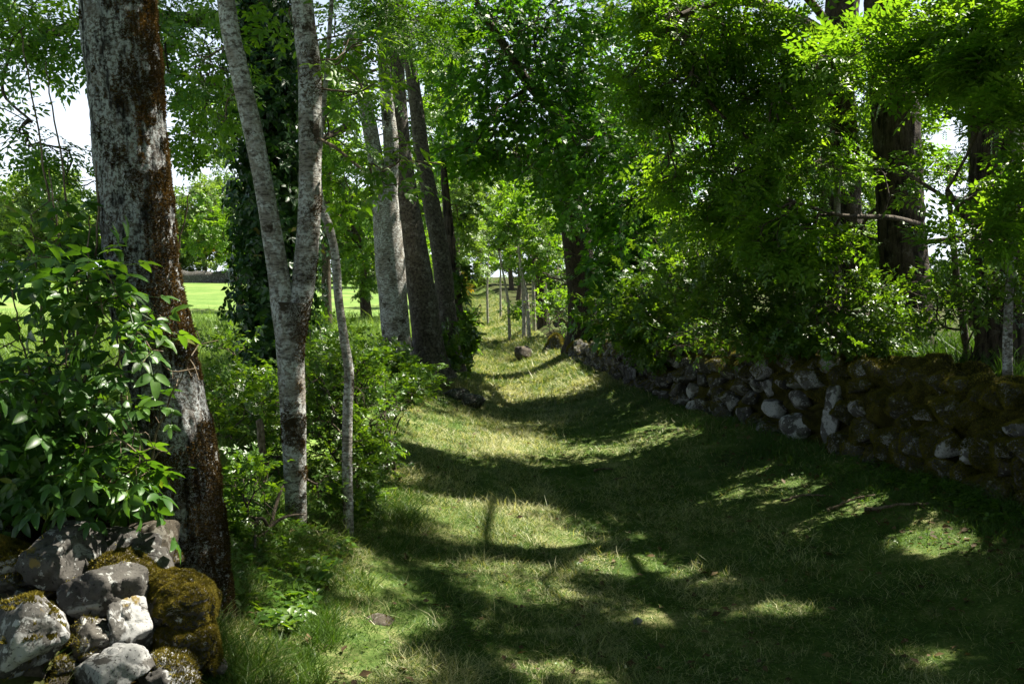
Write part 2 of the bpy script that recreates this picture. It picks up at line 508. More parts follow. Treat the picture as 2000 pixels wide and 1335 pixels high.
LIT_W = []
for cx_, cy_, rx_, ry_ in LIT:
    D_ = ground_D(cx_, cy_)
    LIT_W.append((at(cx_, cy_, D_), rx_ * D_ / F_PX, min(2.5, max(.10, D_ * D_ / (F_PX * 1.65) * ry_))))

STREAKS = [  # photo pixels (cx, cy, rx, ry) and the share of the ground the sun reaches there
    (850, 890, 150, 110, .50), (880, 1000, 150, 75, .50), (1080, 960, 190, 90, .40), (640, 1210, 270, 140, .64), (1040, 1270, 270, 80, .38), (1360, 1130, 180, 50, .30),
    (970, 680, 140, 100, .75), (600, 1020, 150, 90, .4), (1080, 1110, 220, 60, .42), (1200, 870, 150, 50, .34), (1700, 1250, 200, 40, .22)]
STREAKS_W = []
for cx_, cy_, rx_, ry_, f_ in STREAKS:
    D_ = ground_D(cx_, cy_)
    STREAKS_W.append((at(cx_, cy_, D_), rx_ * D_ / F_PX, min(7, D_ * D_ / (F_PX * 1.65) * ry_), f_))

def sun_keep(P, rs, pad=.10):
    """False for most leaves standing in a gap that the sun shines through"""
    keep = np.ones(len(P), bool)
    q0 = P - SUN * ((P[:, 2] + .05) / SUN[2])[:, None]
    wob = fbm(np.stack([q0[:, 0] * 1.2 + q0[:, 1] * .5, q0[:, 1] * 4.6, np.zeros(len(q0))], 1), 3, 91)
    u = rs.rand(len(P))
    ppx, ppy = proj(P)
    seen = (ppx > -60) & (ppx < 2060) & (ppy > -60)          # the sprays that show stay mostly whole
    for (gx_, gy_, gz_), ax, ay in LIT_W:
        q = P - SUN * ((P[:, 2] - gz_) / SUN[2])[:, None]
        e = np.sqrt(((q[:, 0] - gx_) / (ax + pad)) ** 2 + ((q[:, 1] - gy_) / (ay + pad)) ** 2)
        keep &= ~((P[:, 2] > gz_ + .5) & (e < .40 + 1.1 * wob) & (u < np.where(seen, .85, .985)))
    share = np.zeros(len(P))
    for (gx_, gy_, gz_), ax, ay, f in STREAKS_W:
        q = P - SUN * ((P[:, 2] - gz_) / SUN[2])[:, None]
        e = np.sqrt(((q[:, 0] - gx_) / ax) ** 2 + ((q[:, 1] - gy_) / ay) ** 2)
        share = np.maximum(share, np.where(P[:, 2] > gz_ + .5, f * sst(1.25, .7, e), 0))
    fine = fbm(np.stack([q0[:, 0] * 1.5 + q0[:, 1] * .7, q0[:, 1] * 6.0 - q0[:, 0] * .9, np.zeros(len(q0))], 1), 3, 55)
    keep &= ~(((fine - .25) / .5 < share * np.where(seen, .7, 1.0)) & (rs.rand(len(P)) < np.where(seen, .75, .97)))
    for c, r in zip(TUBE_C, TUBE_R):
        w = P - c
        t = w @ SUN
        d = np.linalg.norm(w - t[:, None] * SUN, axis=1)
        keep &= ~((t > .45) & (d < r * (.6 + .8 * wob) + pad * .6) & (rs.rand(len(P)) < .95))
    if pad > .14:
        for c, r in SHAFTS:
            w = P - c
            t = w @ SUN
            keep &= ~((t > .8) & (np.linalg.norm(w - t[:, None] * SUN, axis=1) < r + pad * .6))
    return keep

# ------------------------------------------------------------------ leaves
def leaflet(o, ax, L, W, fold=.25):
    """a folded four-corner leaflet: base, right, tip, left"""
    ax = np.asarray(ax, float) / np.linalg.norm(ax)
    side = np.array([-ax[1], ax[0], 0])
    o = np.asarray(o, float)
    mid = o + ax * L * .45
    return [o, mid - side * W / 2 + [0, 0, fold * W / 2], o + ax * L + [0, 0, -.10 * L], mid + side * W / 2 + [0, 0, fold * W / 2]]

def tmpl(leafs):
    V, T, K = [], [], []
    for k, lf in enumerate(leafs):
        n = len(V)
        V += lf
        T += [(n, n + 1, n + 2), (n, n + 2, n + 3)]
        K += [k, k]
    return np.array(V, float), np.array(T), np.array(K)

def ash_leaf(pairs, L=.40, W=.15):
    out = []
    for i in range(pairs):
        x = .22 + .62 * i / max(1, pairs - 1)
        for s in (-1, 1):
            out.append(leaflet((x, 0, -.06 * x * x), (.55, s, 0), L * (1 - .15 * i / pairs), W))
    out.append(leaflet((.88, 0, -.05), (1, 0, 0), L, W))
    return tmpl(out)

def palm_leaf():
    V = [(0, 0, 0)]
    for a, r in ((-100, .42), (-78, .62), (-55, .42), (-38, .85), (-18, .52), (0, 1.0), (18, .52), (38, .85), (55, .42), (78, .62), (100, .42)):
        V.append((.12 + r * math.cos(math.radians(a)), r * math.sin(math.radians(a)), -.12 * r * r + .05 * (r < .5)))
    T = [(0, i, i + 1) for i in range(1, 11)]
    return np.array(V, float), np.array(T), np.zeros(10, int)

def fine_leaflet(o, ax, L, W, nseg=6, curl=.28, fold=.35, wave=.0):
    """a smooth leaf blade of 2 x nseg faces with a midrib fold and curl"""
    ax = np.asarray(ax, float) / np.linalg.norm(ax)
    side = np.array([-ax[1], ax[0], 0])
    V, T = [], []
    for i in range(nseg + 1):
        t = i / nseg
        w = W / 2 * (math.sin(math.pi * min(1, t ** .8)) ** .8 if 0 < t < 1 else 0)
        c = np.asarray(o, float) + ax * L * t + np.array([0, 0, -curl * L * t * t])
        z = np.array([0, 0, fold * w + wave * W * math.sin(i * 2.6)])
        V += [c - side * w + z, c, c + side * w + z]
    for i in range(nseg):
        a, b = 3 * i, 3 * i + 3
        for q in ((a, a + 1, b + 1, b), (a + 1, a + 2, b + 2, b + 1)):
            T += [(q[0], q[1], q[2]), (q[0], q[2], q[3])]
    return V, T

def fine_compound(pairs, L=.46, W=.24):
    V, T, K, k = [], [], [], 0
    def add(o, ax, l, w):
        nonlocal k
        v, t = fine_leaflet(o, ax, l, w, wave=.03)
        n = len(V)
        V.extend(v)
        T.extend([tuple(i + n for i in q) for q in t])
        K.extend([k] * len(t))
        k += 1
    for i in range(pairs):
        x = .25 + .55 * i / max(1, pairs - 1)
        for s in (-1, 1):
            add((x, 0, -.05 * x), (.45 + .1 * i, s, 0), L * (.9 if i == 0 else 1), W)
    add((.84, 0, -.05), (1, 0, 0), L * 1.1, W * 1.1)
    n = len(V)                                        # the rachis
    V += [np.array(p) for p in ((0, -.012, 0), (0, .012, 0), (.86, .006, -.05), (.86, -.006, -.05))]
    T += [(n, n + 1, n + 2), (n, n + 2, n + 3)]
    K += [k, k]
    return np.array(V, float), np.array(T), np.array(K)

TM = {
    'ash4': ash_leaf(4, .36, .135), 'ash3': ash_leaf(3, .43, .185),
    'palm': palm_leaf(),
    'oval': tmpl([leaflet((0, 0, 0), (1, 0, 0), 1, .55)]),
    'trio': tmpl([leaflet((.1, 0, 0), (1, 0, 0), .9, .5), leaflet((0, 0, 0), (.35, 1, 0), .8, .45), leaflet((0, 0, 0), (.35, -1, 0), .8, .45)]),
    'clump': tmpl([leaflet((.0, 0, 0), (1, .2, 0), .9, .42), leaflet((-.1, .1, .1), (-.4, 1, 0), .8, .4), leaflet((0, -.1, -.1), (-.3, -1, 0), .85, .42),
                   leaflet((.2, .2, .2), (.8, 1, 0), .7, .4), leaflet((-.2, 0, -.2), (-1, -.2, 0), .7, .38)]),
    'fine': fine_compound(2, .48, .21), 'fine3': fine_compound(3, .40, .19),
}

def put_leaves(O, A, U, S, tm, rs, jitter=.25):
    """copies of a leaf template at O, pointing along A, facing U, of length S -> V, T, rnd"""
    tv, tt, tk = TM[tm]
    X = nrm(A)
    Z = nrm(U - X * np.sum(U * X, 1, keepdims=True))
    Y = np.cross(Z, X)
    V = O[:, None] + S[:, None, None] * (tv[None, :, 0:1] * X[:, None] + tv[None, :, 1:2] * Y[:, None] + tv[None, :, 2:3] * Z[:, None])
    n, m = len(O), len(tv)
    T = (np.arange(n) * m)[:, None, None] + tt[None]
    r = np.clip(rs.rand(n)[:, None] * (1 - jitter) + jitter * rs.rand(n, tk.max() + 1)[:, tk], 0, 1)
    return V.reshape(-1, 3), T.reshape(-1, 3), r.reshape(-1)

def rand_dir(rs, n):
    return nrm(rs.normal(size=(n, 3)))

def sprays(tips, dirs, rs, k, L, size, tm, tilt=.45, droop=.25, spread=.9, filt=True, pad=.08):
    """each tip carries a flat spray of k leaves along a twig of length L"""
    n = len(tips)
    d = nrm(nrm(dirs) * .7 + rand_dir(rs, n) * .6 + np.array([0, 0, -droop]))
    up = nrm(np.array([[0, 0, 1.0]]) + rand_dir(rs, n) * tilt + SUN * .25)
    up = nrm(up - d * np.sum(up * d, 1, keepdims=True))
    b = np.cross(up, d)
    O, A, U, S = [], [], [], []
    for j in range(k):
        t = (j + .6) / k
        sgn = 1 if j % 2 else -1
        ang = 0 if j == k - 1 else sgn * spread
        ax = d * math.cos(ang) + b * math.sin(ang) + rand_dir(rs, n) * .28 + np.array([0, 0, -droop * .5])
        O.append(tips + d * (L * t * (.7 + .6 * rs.rand(n)))[:, None] + rs.normal(size=(n, 3)) * L * .07)
        A.append(ax)
        U.append(up + rand_dir(rs, n) * .4)
        S.append(size * (.5 + .75 * rs.rand(n)))
    O, A, U, S = np.concatenate(O), np.concatenate(A), np.concatenate(U), np.concatenate(S)
    if filt:
        kp = sun_keep(O, rs, pad)
        O, A, U, S = O[kp], A[kp], U[kp], S[kp]
    return put_leaves(O, A, U, S, tm, rs)

def blob_tips(blobs, rs, clus=7, clump=.32):
    """twig ends in soft ellipsoids: (centre xyz, radii xyz, count), gathered into clumps with gaps between"""
    out = []
    for c, r, n in blobs:
        nc = max(3, n // clus)
        cc = rand_dir(rs, nc) * (rs.rand(nc, 1) ** (1 / 2.2))
        p = cc[rs.randint(nc, size=n)] + rs.normal(size=(n, 3)) * clump * np.array([1, 1, .55]) / max(1, np.max(r) ** .5)
        out.append(np.asarray(c) + p * np.asarray(r))
    return np.concatenate(out)

def pblob(px, py, D, rx, ry, rd, n):
    """an ellipsoid given by the pixels it covers at distance D, rd metres deep"""
    return (at(px, py, D), (rx * D / F_PX, rd, ry * D / F_PX), n)

def grow(trunk, tips, rs, reach=.30, step=.35, arch=.10):
    """join every twig end to the nearest wood already grown; returns nodes, parents"""
    cap = len(trunk) + len(tips) * 12 + 50
    nd = np.zeros((cap, 3)); par = np.full(cap, -1); pl = np.zeros(cap)
    n = len(trunk)
    nd[:n] = trunk
    par[1:n] = np.arange(n - 1)
    dmin = np.array([np.min(np.linalg.norm(trunk - t, axis=1)) for t in tips])
    tip_id = np.zeros(len(tips), int)
    for i in np.argsort(dmin):
        t = tips[i]
        d = np.linalg.norm(nd[:n] - t, axis=1)
        j = int(np.argmin(d + reach * pl[:n] + .8 * np.maximum(0, nd[:n, 2] - t[2] - .2)))
        k = min(10, int(d[j] / step))
        a = nd[j].copy()
        off = rs.normal(size=3) * d[j] * .08
        last = j
        for q in range(1, k + 1):
            f = q / (k + 1)
            nd[n] = a + (t - a) * f + (off + np.array([0, 0, arch * d[j]])) * math.sin(math.pi * f) + rs.normal(size=3) * .03 * min(1, d[j])
            par[n] = last
            pl[n] = pl[last] + d[j] / (k + 1)
            last = n
            n += 1
        nd[n] = t
        par[n] = last
        pl[n] = pl[last] + d[j] / (k + 1)
        tip_id[i] = n
        n += 1
    return nd[:n], par[:n], tip_id

def branches(nd, par, ntrunk, r_tip, expo, sides_big=7):
    n = len(nd)
    rr = np.zeros(n)
    kids = [[] for _ in range(n)]
    for i in range(ntrunk, n):
        kids[par[i]].append(i)
    for i in range(n - 1, ntrunk - 1, -1):
        s = sum(rr[c] ** expo for c in kids[i])
        rr[i] = max(r_tip, s ** (1 / expo))
    bag = Bag()
    starts = [i for i in range(ntrunk, n) if par[i] < ntrunk]
    stack = list(starts)
    while stack:
        i = stack.pop()
        p = par[i]
        ch, R = [nd[p]], [rr[i]]
        while True:
            ch.append(nd[i]); R.append(rr[i])
            if not kids[i]:
                break
            ks = sorted(kids[i], key=lambda c: -rr[c])
            stack += ks[1:]
            i = ks[0]
        P = np.array(ch)
        m = max(3, min(60, 2 * len(P)))
        V, Q = tube(spline(P, m), spline(np.array(R)[:, None], m)[:, 0].clip(r_tip * .6), sides_big if R[0] > .02 else 4)
        bag.quads(V, Q)
    return bag

def trunk_mesh(pts, radii, sides=48, seg=.05, rough=.03, fiss=.02, lump=.06, seed=0, flare=0.0):
    """a tapered bark-covered stem through pts"""
    pts, radii = np.asarray(pts, float), np.asarray(radii, float)
    L = np.sum(np.linalg.norm(np.diff(pts, axis=0), axis=1))
    n = max(8, int(L / seg))
    P = spline(pts, n)
    R = spline(radii[:, None], n)[:, 0]
    T, X, Y = frames(P)
    a = np.arange(sides) / sides * 2 * math.pi
    dirv = np.cos(a)[None, :, None] * X[:, None] + np.sin(a)[None, :, None] * Y[:, None]
    surf = P[:, None] + R[:, None, None] * dirv
    S = surf.reshape(-1, 3)
    rel = 1 + lump * 2 * (fbm(S * 2.2, 3, seed) - .5) + rough * 2 * (fbm(S * 16, 3, seed + 3) - .5)
    if fiss:
        an = np.repeat(a[None], n, 0).reshape(-1)
        q = np.stack([np.cos(an) * R.repeat(sides) * 34, np.sin(an) * R.repeat(sides) * 34, S[:, 2] * 5.0], 1)
        rel = rel - fiss * 2 * (1 - np.abs(2 * fbm(q, 3, seed + 5) - 1)) ** 3
    if flare:
        h = np.clip((S[:, 2] - pts[0, 2]) / .55, 0, 1)
        an = np.repeat(a[None], n, 0).reshape(-1)
        rel = rel + flare * (1 - h) ** 2.2 * (.55 + .45 * np.cos(an * 4 + seed))
    V = P[:, None] + (R[:, None] * rel.reshape(n, sides))[:, :, None] * dirv
    i, j = np.meshgrid(np.arange(n - 1), np.arange(sides), indexing='ij')
    j2 = (j + 1) % sides
    Q = np.stack([i * sides + j, i * sides + j2, (i + 1) * sides + j2, (i + 1) * sides + j], -1).reshape(-1, 4)
    return V.reshape(-1, 3), Q

def sample_surface(V, Q, n, rs):
    A = V[Q[:, 0]]; B = V[Q[:, 1]]; C = V[Q[:, 2]]; D = V[Q[:, 3]] if Q.shape[1] == 4 else None
    nr = np.cross(C - A, (D - B) if D is not None else (B - A))
    if D is None:
        nr = -nr
    ar = np.linalg.norm(nr, axis=1)
    k = rs.choice(len(Q), n, p=ar / ar.sum())
    u, v = rs.rand(n, 1), rs.rand(n, 1)
    if D is not None:
        P = (A[k] * (1 - u) + B[k] * u) * (1 - v) + (D[k] * (1 - u) + C[k] * u) * v
    else:
        s = np.sqrt(u)
        P = A[k] * (1 - s) + B[k] * s * (1 - v) + C[k] * s * v
    return P, nrm(nr[k])

def tufts(P, Nn, length, width, rs, lean=.5, rnd=None):
    """tiny pointed blades standing on a surface -> V, T, rnd"""
    n = len(P)
    d = nrm(Nn + rand_dir(rs, n) * lean)
    s = nrm(np.cross(d, rand_dir(rs, n)))
    L = length * (.5 + rs.rand(n))[:, None]
    w = width * (.6 + .8 * rs.rand(n))[:, None]
    b = P - Nn * length * .15
    V = np.stack([b - s * w / 2, b + s * w / 2, b + d * L], 1).reshape(-1, 3)
    return V, np.arange(3 * n).reshape(-1, 3), rs.rand(n) if rnd is None else rnd

# ------------------------------------------------------------------ stones
_bm = bmesh.new()
bmesh.ops.create_icosphere(_bm, subdivisions=5, radius=1)
ICO5 = (np.array([v.co[:] for v in _bm.verts]), np.array([[v.index for v in f.verts] for f in _bm.faces]))
_bm.free()
_bm = bmesh.new()
bmesh.ops.create_icosphere(_bm, subdivisions=4, radius=1)
ICO4 = (np.array([v.co[:] for v in _bm.verts]), np.array([[v.index for v in f.verts] for f in _bm.faces]))
_bm.free()

def stone_geo(c, half, seed, sharp=16, planes=13, rough=.035, ico=ICO4, rot=None, crease=.0):
    rs = np.random.RandomState(seed)
    d, T = ico
    n = rand_dir(rs, planes)
    n = np.concatenate([n, -n[:planes // 2] + .3 * rand_dir(rs, planes // 2)])
    n = nrm(n)
    h = rs.uniform(.66, 1.0, len(n))
    q = np.clip(d @ n.T, 0, None) / h
    r = (np.sum(q ** sharp, 1) + 1e-6) ** (-1.0 / sharp)
    r = np.clip(r, .4, 1.25)
    V = d * r[:, None]
    V = V / np.abs(V).max(0)                             # fill the asked box
    if rot is not None:
        cr, sr = math.cos(rot), math.sin(rot)
        V = V @ np.array([[cr, 0, -sr], [0, 1, 0], [sr, 0, cr]])
    V = V * np.asarray(half)
    s = np.mean(half)
    V = V + d * (s * rough * 4 * (fbm(V / s * 1.7 + seed, 4, seed) - .5))[:, None] + d * (s * rough * 1.2 * (fbm(V / s * 9 + seed, 3, seed + 1) - .5))[:, None]
    if crease:
        g = 1 - np.abs(2 * fbm(V / s * 1.25 + seed * 3, 3, seed + 9) - 1)
        V = V - d * (s * crease * g ** 14)[:, None] + d * (s * .05 * (np.floor(fbm(V / s * 1.6 + seed, 2, seed + 5) * 7) / 7 - .5))[:, None]
    return V + np.asarray(c), T

def moss_on(V, T, rs, n, thr, length=.012, width=.006, top=.35, scale=6.0, seed=0, lean=.6):
    """tufts of moss where the stone faces up and a patchy noise allows"""
    P, Nn = sample_surface(V, T, n, rs)
    k = (Nn[:, 2] + 1.2 * (fbm(P * scale, 3, seed) - .5) > top) & (fbm(P * scale * .6 + 9, 3, seed + 4) > thr)
    P, Nn = P[k], Nn[k]
    return tufts(P, Nn, length, width, rs, lean, np.clip(.05 + 1.5 * (fbm(P * 30, 3, seed) - .3) + .3 * rs.rand(len(P)), 0, 1))

# ------------------------------------------------------------------ the dry-stone wall on the right
def build_wall():
    rs = np.random.RandomState(5)
    y0, y1 = 3.3, 23.5
    root = thing("dry_stone_wall", "long low mossy dry stone wall along the right side of the grassy lane", "wall", (xr(8.0), 8.0, ground_at(xr(8.0), 8.0)))
    ny_, nv = 720, 84
    ys = np.linspace(y0, y1, ny_)
    prof = spline(np.array([[.02, -.12], [.11, .06], [.15, .35], [.19, .66], [.27, .86], [.42, .93], [.68, .90], [.95, .80], [1.15, .62]]), nv)
    tang = nrm(np.gradient(prof, axis=0))
    norm = np.stack([-tang[:, 1], tang[:, 0]], 1)
    arc = np.concatenate([[0], np.cumsum(np.linalg.norm(np.diff(prof, axis=0), axis=1))])
    # cushions: one cell per stone
    nc = 680
    cy, ca = rs.uniform(y0 - .3, y1 + .3, nc), rs.uniform(-.1, arc[-1] + .1, nc)
    YY, AA = np.meshgrid(ys, arc, indexing='ij')
    q = np.stack([YY.ravel(), AA.ravel()], 1)
    wob = .08 * np.stack([fbm(xy3(q[:, 0] * 5, q[:, 1] * 5), 3, 1) - .5, fbm(xy3(q[:, 0] * 5, q[:, 1] * 5), 3, 2) - .5], 1) * 2
    d = np.zeros((len(q), 2)); idx = np.zeros(len(q), int)
    for s in range(0, len(q), 8000):
        e = q[s:s + 8000] + wob[s:s + 8000]
        dd = np.sqrt(((e[:, None, 0] - cy[None]) / 1.25) ** 2 + (e[:, None, 1] - ca[None]) ** 2)
        o = np.argpartition(dd, 1, axis=1)[:, :2]
        v = np.take_along_axis(dd, o, 1)
        sw = v[:, 0] > v[:, 1]
        v[sw] = v[sw][:, ::-1]; o[sw] = o[sw][:, ::-1]
        d[s:s + 8000] = v
        idx[s:s + 8000] = o[:, 0]
    lift = rs.uniform(-.035, .055, nc)
    bump = -.075 + (.10 + lift[idx]) * sst(0, .11, d[:, 1] - d[:, 0]) + .03 * (fbm(xy3(q[:, 0] * 9, q[:, 1] * 9), 3, 9) - .5)
    bump = bump.reshape(ny_, nv)
    env = 1 + .16 * (fbm(xy3(ys * .8, ys * 0), 2, 4) - .5) * 2
    gz = H(xr(ys), ys)
    env = env * (1 - .6 * sst(15.5, 21, ys))
    X = xr(ys)[:, None] + prof[None, :, 0] + bump * norm[None, :, 0]
    Z = gz[:, None] + prof[None, :, 1] * env[:, None] * .93 + bump * norm[None, :, 1]
    V = np.stack([X, np.repeat(ys[:, None], nv, 1), Z], -1).reshape(-1, 3)
    i, j = np.meshgrid(np.arange(ny_ - 1), np.arange(nv - 1), indexing='ij')
    Q = np.stack([i * nv + j, (i + 1) * nv + j, (i + 1) * nv + j + 1, i * nv + j + 1], -1).reshape(-1, 4)[:, ::-1]
    mesh_np("core", V, None, Q, M['wall_bed'], root, smooth=True)
    P, Nn = sample_surface(V, Q, 300000, rs)
    Nn = np.where((Nn[:, 0:1] > .2) & (Nn[:, 2:3] < .1), -Nn, Nn)
    k = (P[:, 2] > .42) & (rs.rand(len(P)) < np.clip(9.0 / P[:, 1], .25, 1) ** 1.2) & (fbm(P * 2.6, 3, 21) > .40 - .12 * (Nn[:, 2] > .4))
    P, Nn = P[k], Nn[k]
    dist = P[:, 1]
    v, t, r = tufts(P, Nn, .017, .008, rs, .7, np.clip(.15 + .9 * (fbm(P * 14, 3, 8) - .25) + .2 * rs.rand(len(P)), 0, 1))
    o = mesh_np("moss", v, t, None, M['wall_moss'], root, rnd=r)
    # the stones of the face, laid in rough courses; some seen in the photo are placed by hand
    spec = [(1541, 838, 34, 36, 'wall_pale'), (1500, 798, 30, 22, 'wall_pale'), (1548, 782, 26, 20, 'wall_grey'), (1612, 815, 20, 66, 'wall_pale'), (1670, 795, 17, 24, 'wall_grey'),
            (1790, 806, 20, 14, 'wall_pale'), (1838, 872, 9, 26, 'wall_pale'), (1875, 880, 10, 28, 'wall_pale'), (1975, 842, 36, 22, 'wall_grey'), (1420, 783, 16, 18, 'wall_grey'),
            (1347, 762, 10, 16, 'wall_pale'), (1342, 795, 14, 14, 'wall_pale'), (1470, 750, 14, 16, 'wall_pale'), (1493, 757, 8, 18, 'wall_pale'), (1455, 776, 14, 14, 'wall_grey'),
            (1364, 738, 14, 16, 'wall_grey'), (1253, 720, 9, 16, 'wall_grey'), (1305, 738, 12, 14, 'wall_grey')]
    def face_x(y, h):
        return xr(y) + np.interp(h, [0, .35, .66, .9], [.0, .05, .10, .24])
    def face_at(px, py):
        best = None
        for D in np.linspace(5.5, 19, 500):
            p = at(px, py, D)
            e = abs(p[0] - face_x(p[1], p[2] - ground_at(xr(p[1]), p[1])))
            if best is None or e < best[0]:
                best = (e, p, D)
        return best[1], best[2]
    laid, geo_ = [], []
    for k_, (px, py, hw, hh, mt) in enumerate(spec):
        c, D = face_at(px, py)
        hy = hw * D / F_PX * 1.35                        # the face is seen at a slant
        hz = hh * D / F_PX
        c = c + np.array([.07, 0, 0])
        V, T = stone_geo(c, (max(.11, hy * .7), hy, hz * 1.05), 300 + k_, rot=-.38 if k_ == 3 else rs.uniform(-.2, .2), rough=.05, sharp=22, planes=10)
        laid.append((c[1], c[2], hy, hz))
        geo_.append((-1, V, T, mt))
    for course in range(5):
        y = 5.9 + rs.rand() * .3
        while y < 23.3 - course * 1.7:
            w = rs.uniform(.17, .46) * (1.0 if course < 3 else .9)
            hgt = rs.uniform(.075, .125) * (1.15 if course < 2 else 1.0)
            yc = y + w / 2
            y += w * rs.uniform(.86, .98)
            h = .07 + course * .175 + rs.normal() * .03
            z = ground_at(xr(yc), yc) + h
            if any(abs(yc - a) < b + w * .35 and abs(z - c_) < d_ + hgt * .5 for a, c_, b, d_ in laid):
                continue
            x = face_x(yc, h) + .085 + rs.normal() * .022 + (.05 if course == 4 else 0)
            V, T = stone_geo((x, yc, z), (rs.uniform(.12, .17), w / 2 * 1.06, hgt * 1.12), rs.randint(1 << 20), rot=None, rough=.055, sharp=rs.choice([12, 18, 24]), planes=11)
            a_ = rs.uniform(-.22, .22)
            cc = np.array([x, yc, z]); W_ = V - cc
            V = cc + np.stack([W_[:, 0], W_[:, 1] * math.cos(a_) - W_[:, 2] * math.sin(a_), W_[:, 1] * math.sin(a_) + W_[:, 2] * math.cos(a_)], 1)
            geo_.append((yc, V, T, ('wall_grey', 'stone_dark', 'wall_grey', 'wall_pale', 'stone_dark')[rs.randint(5)] if yc > 9.2 else ('stone_dark', 'stone_dark', 'wall_grey')[rs.randint(3)]))
    geo_.sort(key=lambda g: g[0])
    rest = Bag()
    mv, mt_, mr_, nb = [], [], [], 0
    for k_, (yc, V, T, m_) in enumerate(geo_):
        if k_ < 96:
            mesh_np("stone", V, T, None, M[m_], root, smooth=True)
        else:
            rest.tris(V, T, np.zeros(len(T)))
        P, Nn = sample_surface(V, T, int(8500 * min(1, (8.5 / max(7, yc if yc > 0 else 10)) ** 1.6)), rs)
        near = sst(10.5, 8.5, P[:, 1])
        k = Nn[:, 2] * .55 + 1.5 * (fbm(P * 4.5, 3, 77) - .5) + .55 * near + .40 * sst(.45, .85, P[:, 2]) > (.20 if yc > 0 else .70)
        v, t, r = tufts(P[k], Nn[k], .017, .007, rs, .8, np.clip(-.05 + 1.0 * (fbm(P[k] * 11, 3, 8) - .22) + .25 * rs.rand(int(k.sum())), 0, 1))
        mv.append(v); mt_.append(t + nb); mr_.append(r); nb += len(v)
    rest.r = []
    rest.build("stones", M['wall_grey'], root, smooth=True, kind="stuff")
    mesh_np("stone_moss", np.concatenate(mv), np.concatenate(mt_), None, M['wall_moss'], root, rnd=np.concatenate(mr_))
build_wall()

# ------------------------------------------------------------------ tumbled stones, left foreground
def photo_stone(x0, x1, y0, y1, D, deep, seed, mat, label, moss=0, top=.35, thr=.3, sharp=16, planes=13, name="stone", cat="stone", group=None, ico=ICO5, rot=None, mosslen=.012, mossmat='moss', rough=.035):
    if D is None:
        D = ground_D((x0 + x1) / 2, y1 - .12 * (y1 - y0))
    c = at((x0 + x1) / 2, (y0 + y1) / 2, D)
    if group == GP:
        rough, deep, sharp = rough * 1.4, deep * 1.15, sharp * (2.2 if sharp > 12 else 1)
        x0, x1, y0, y1 = x0 - .07 * (x1 - x0), x1 + .07 * (x1 - x0), y0 - .03 * (y1 - y0), y1 + .10 * (y1 - y0)
    half = ((x1 - x0) / 2 * D / F_PX, deep, (y1 - y0) / 2 * D / F_PX)
    V, T = stone_geo(c, half, seed, sharp, planes, rough, ico, rot, .13 if group == GP else 0)
    base = c - np.array([0, 0, half[2]])
    root = thing(name, label, cat, base, group)
    mesh_np("rock", V, T, None, M[mat], root, smooth=True)
    if moss:
        rs = np.random.RandomState(seed)
        v, t, r = moss_on(V, T, rs, moss, thr, mosslen, mosslen * .45, top, 6.0, seed)
        if len(v):
            mesh_np("moss", v, t, None, M[mossmat], root, rnd=r)
    return root

GP = "tumbled stones at the end of the old left wall"
photo_stone(52, 196, 1030, 1152, 3.95, .16, 21, 'stone', "dark pyramid-shaped stone with round white lichen spots, on top of the tumbled heap", 900, .6, .5, 26, 9, group=GP)
photo_stone(225, 350, 1012, 1130, 4.35, .17, 32, 'stone_brown', "rounded brown stone at the very back of the heap, against the mossy trunk", 0, group=GP, sharp=9)
photo_stone(180, 328, 1034, 1128, 4.15, .15, 45, 'stone', "long grey wedge stone just in front of the rounded brown one", 500, .7, .5, 22, 10, group=GP)
photo_stone(186, 310, 1074, 1150, 4.0, .13, 57, 'stone_brown', "low brown stone with a golden moss strip above the mossy boulder", 14000, .1, .44, 18, group=GP)
photo_stone(132, 292, 1106, 1200, 3.82, .14, 63, 'stone', "dark smooth-sided stone wedged in the middle of the heap", 5000, .5, .5, 22, 10, group=GP)
photo_stone(282, 428, 1118, 1250, 3.95, .18, 75, 'stone_dark', "large boulder wholly cushioned in thick golden moss beside the trunk foot", 110000, -.40, .33, 9, group=GP, mosslen=.008, rough=.10)
photo_stone(200, 294, 1168, 1280, 3.7, .11, 83, 'stone_pale', "bright white angular stone near the middle front of the heap", 0, group=GP, sharp=28, planes=9)
photo_stone(-60, 146, 1150, 1345, 3.5, .2, 97, 'stone_pale', "biggest pale lichened boulder at the lower left with a mossy cap", 30000, .72, .36, 20, 11, group=GP, mosslen=.014)
photo_stone(130, 228, 1205, 1285, 3.62, .11, 101, 'stone_dark', "dark jagged stone wedged between the biggest boulder and the white stone", 2500, .6, .5, 22, group=GP)
photo_stone(276, 308, 1212, 1278, 3.78, .06, 113, 'stone', "small upright grey stone right of the white angular stone", 0, group=GP)
photo_stone(150, 282, 1264, 1350, 3.5, .13, 127, 'stone_pale', "pale grey lichen-blotched stone on the bottom row of the heap", 0, group=GP, sharp=18)
photo_stone(264, 396, 1280, 1352, 3.62, .13, 131, 'stone_pale', "flat pale slab on the bottom row with moss along its edge", 9000, .55, .46, 20, group=GP)
photo_stone(300, 416, 1214, 1312, 3.85, .13, 149, 'stone_dark', "moss-covered stone below the large mossy boulder", 60000, -.25, .36, 9, group=GP, mosslen=.008, rough=.10)
photo_stone(128, 166, 1276, 1322, 3.55, .06, 151, 'stone_pale', "small pale stone squeezed beside the biggest boulder on the bottom row", 0, group=GP)
photo_stone(-40, 56, 1284, 1350, 3.38, .1, 163, 'stone', "grey stone in the bottom left corner under the biggest boulder", 3000, .6, .4, group=GP)
photo_stone(-50, 76, 1050, 1150, 4.0, .18, 171, 'stone_dark', "sloping slab coated in green-gold moss left of the pyramid stone", 30000, -.3, .3, 12, group=GP, mosslen=.014)
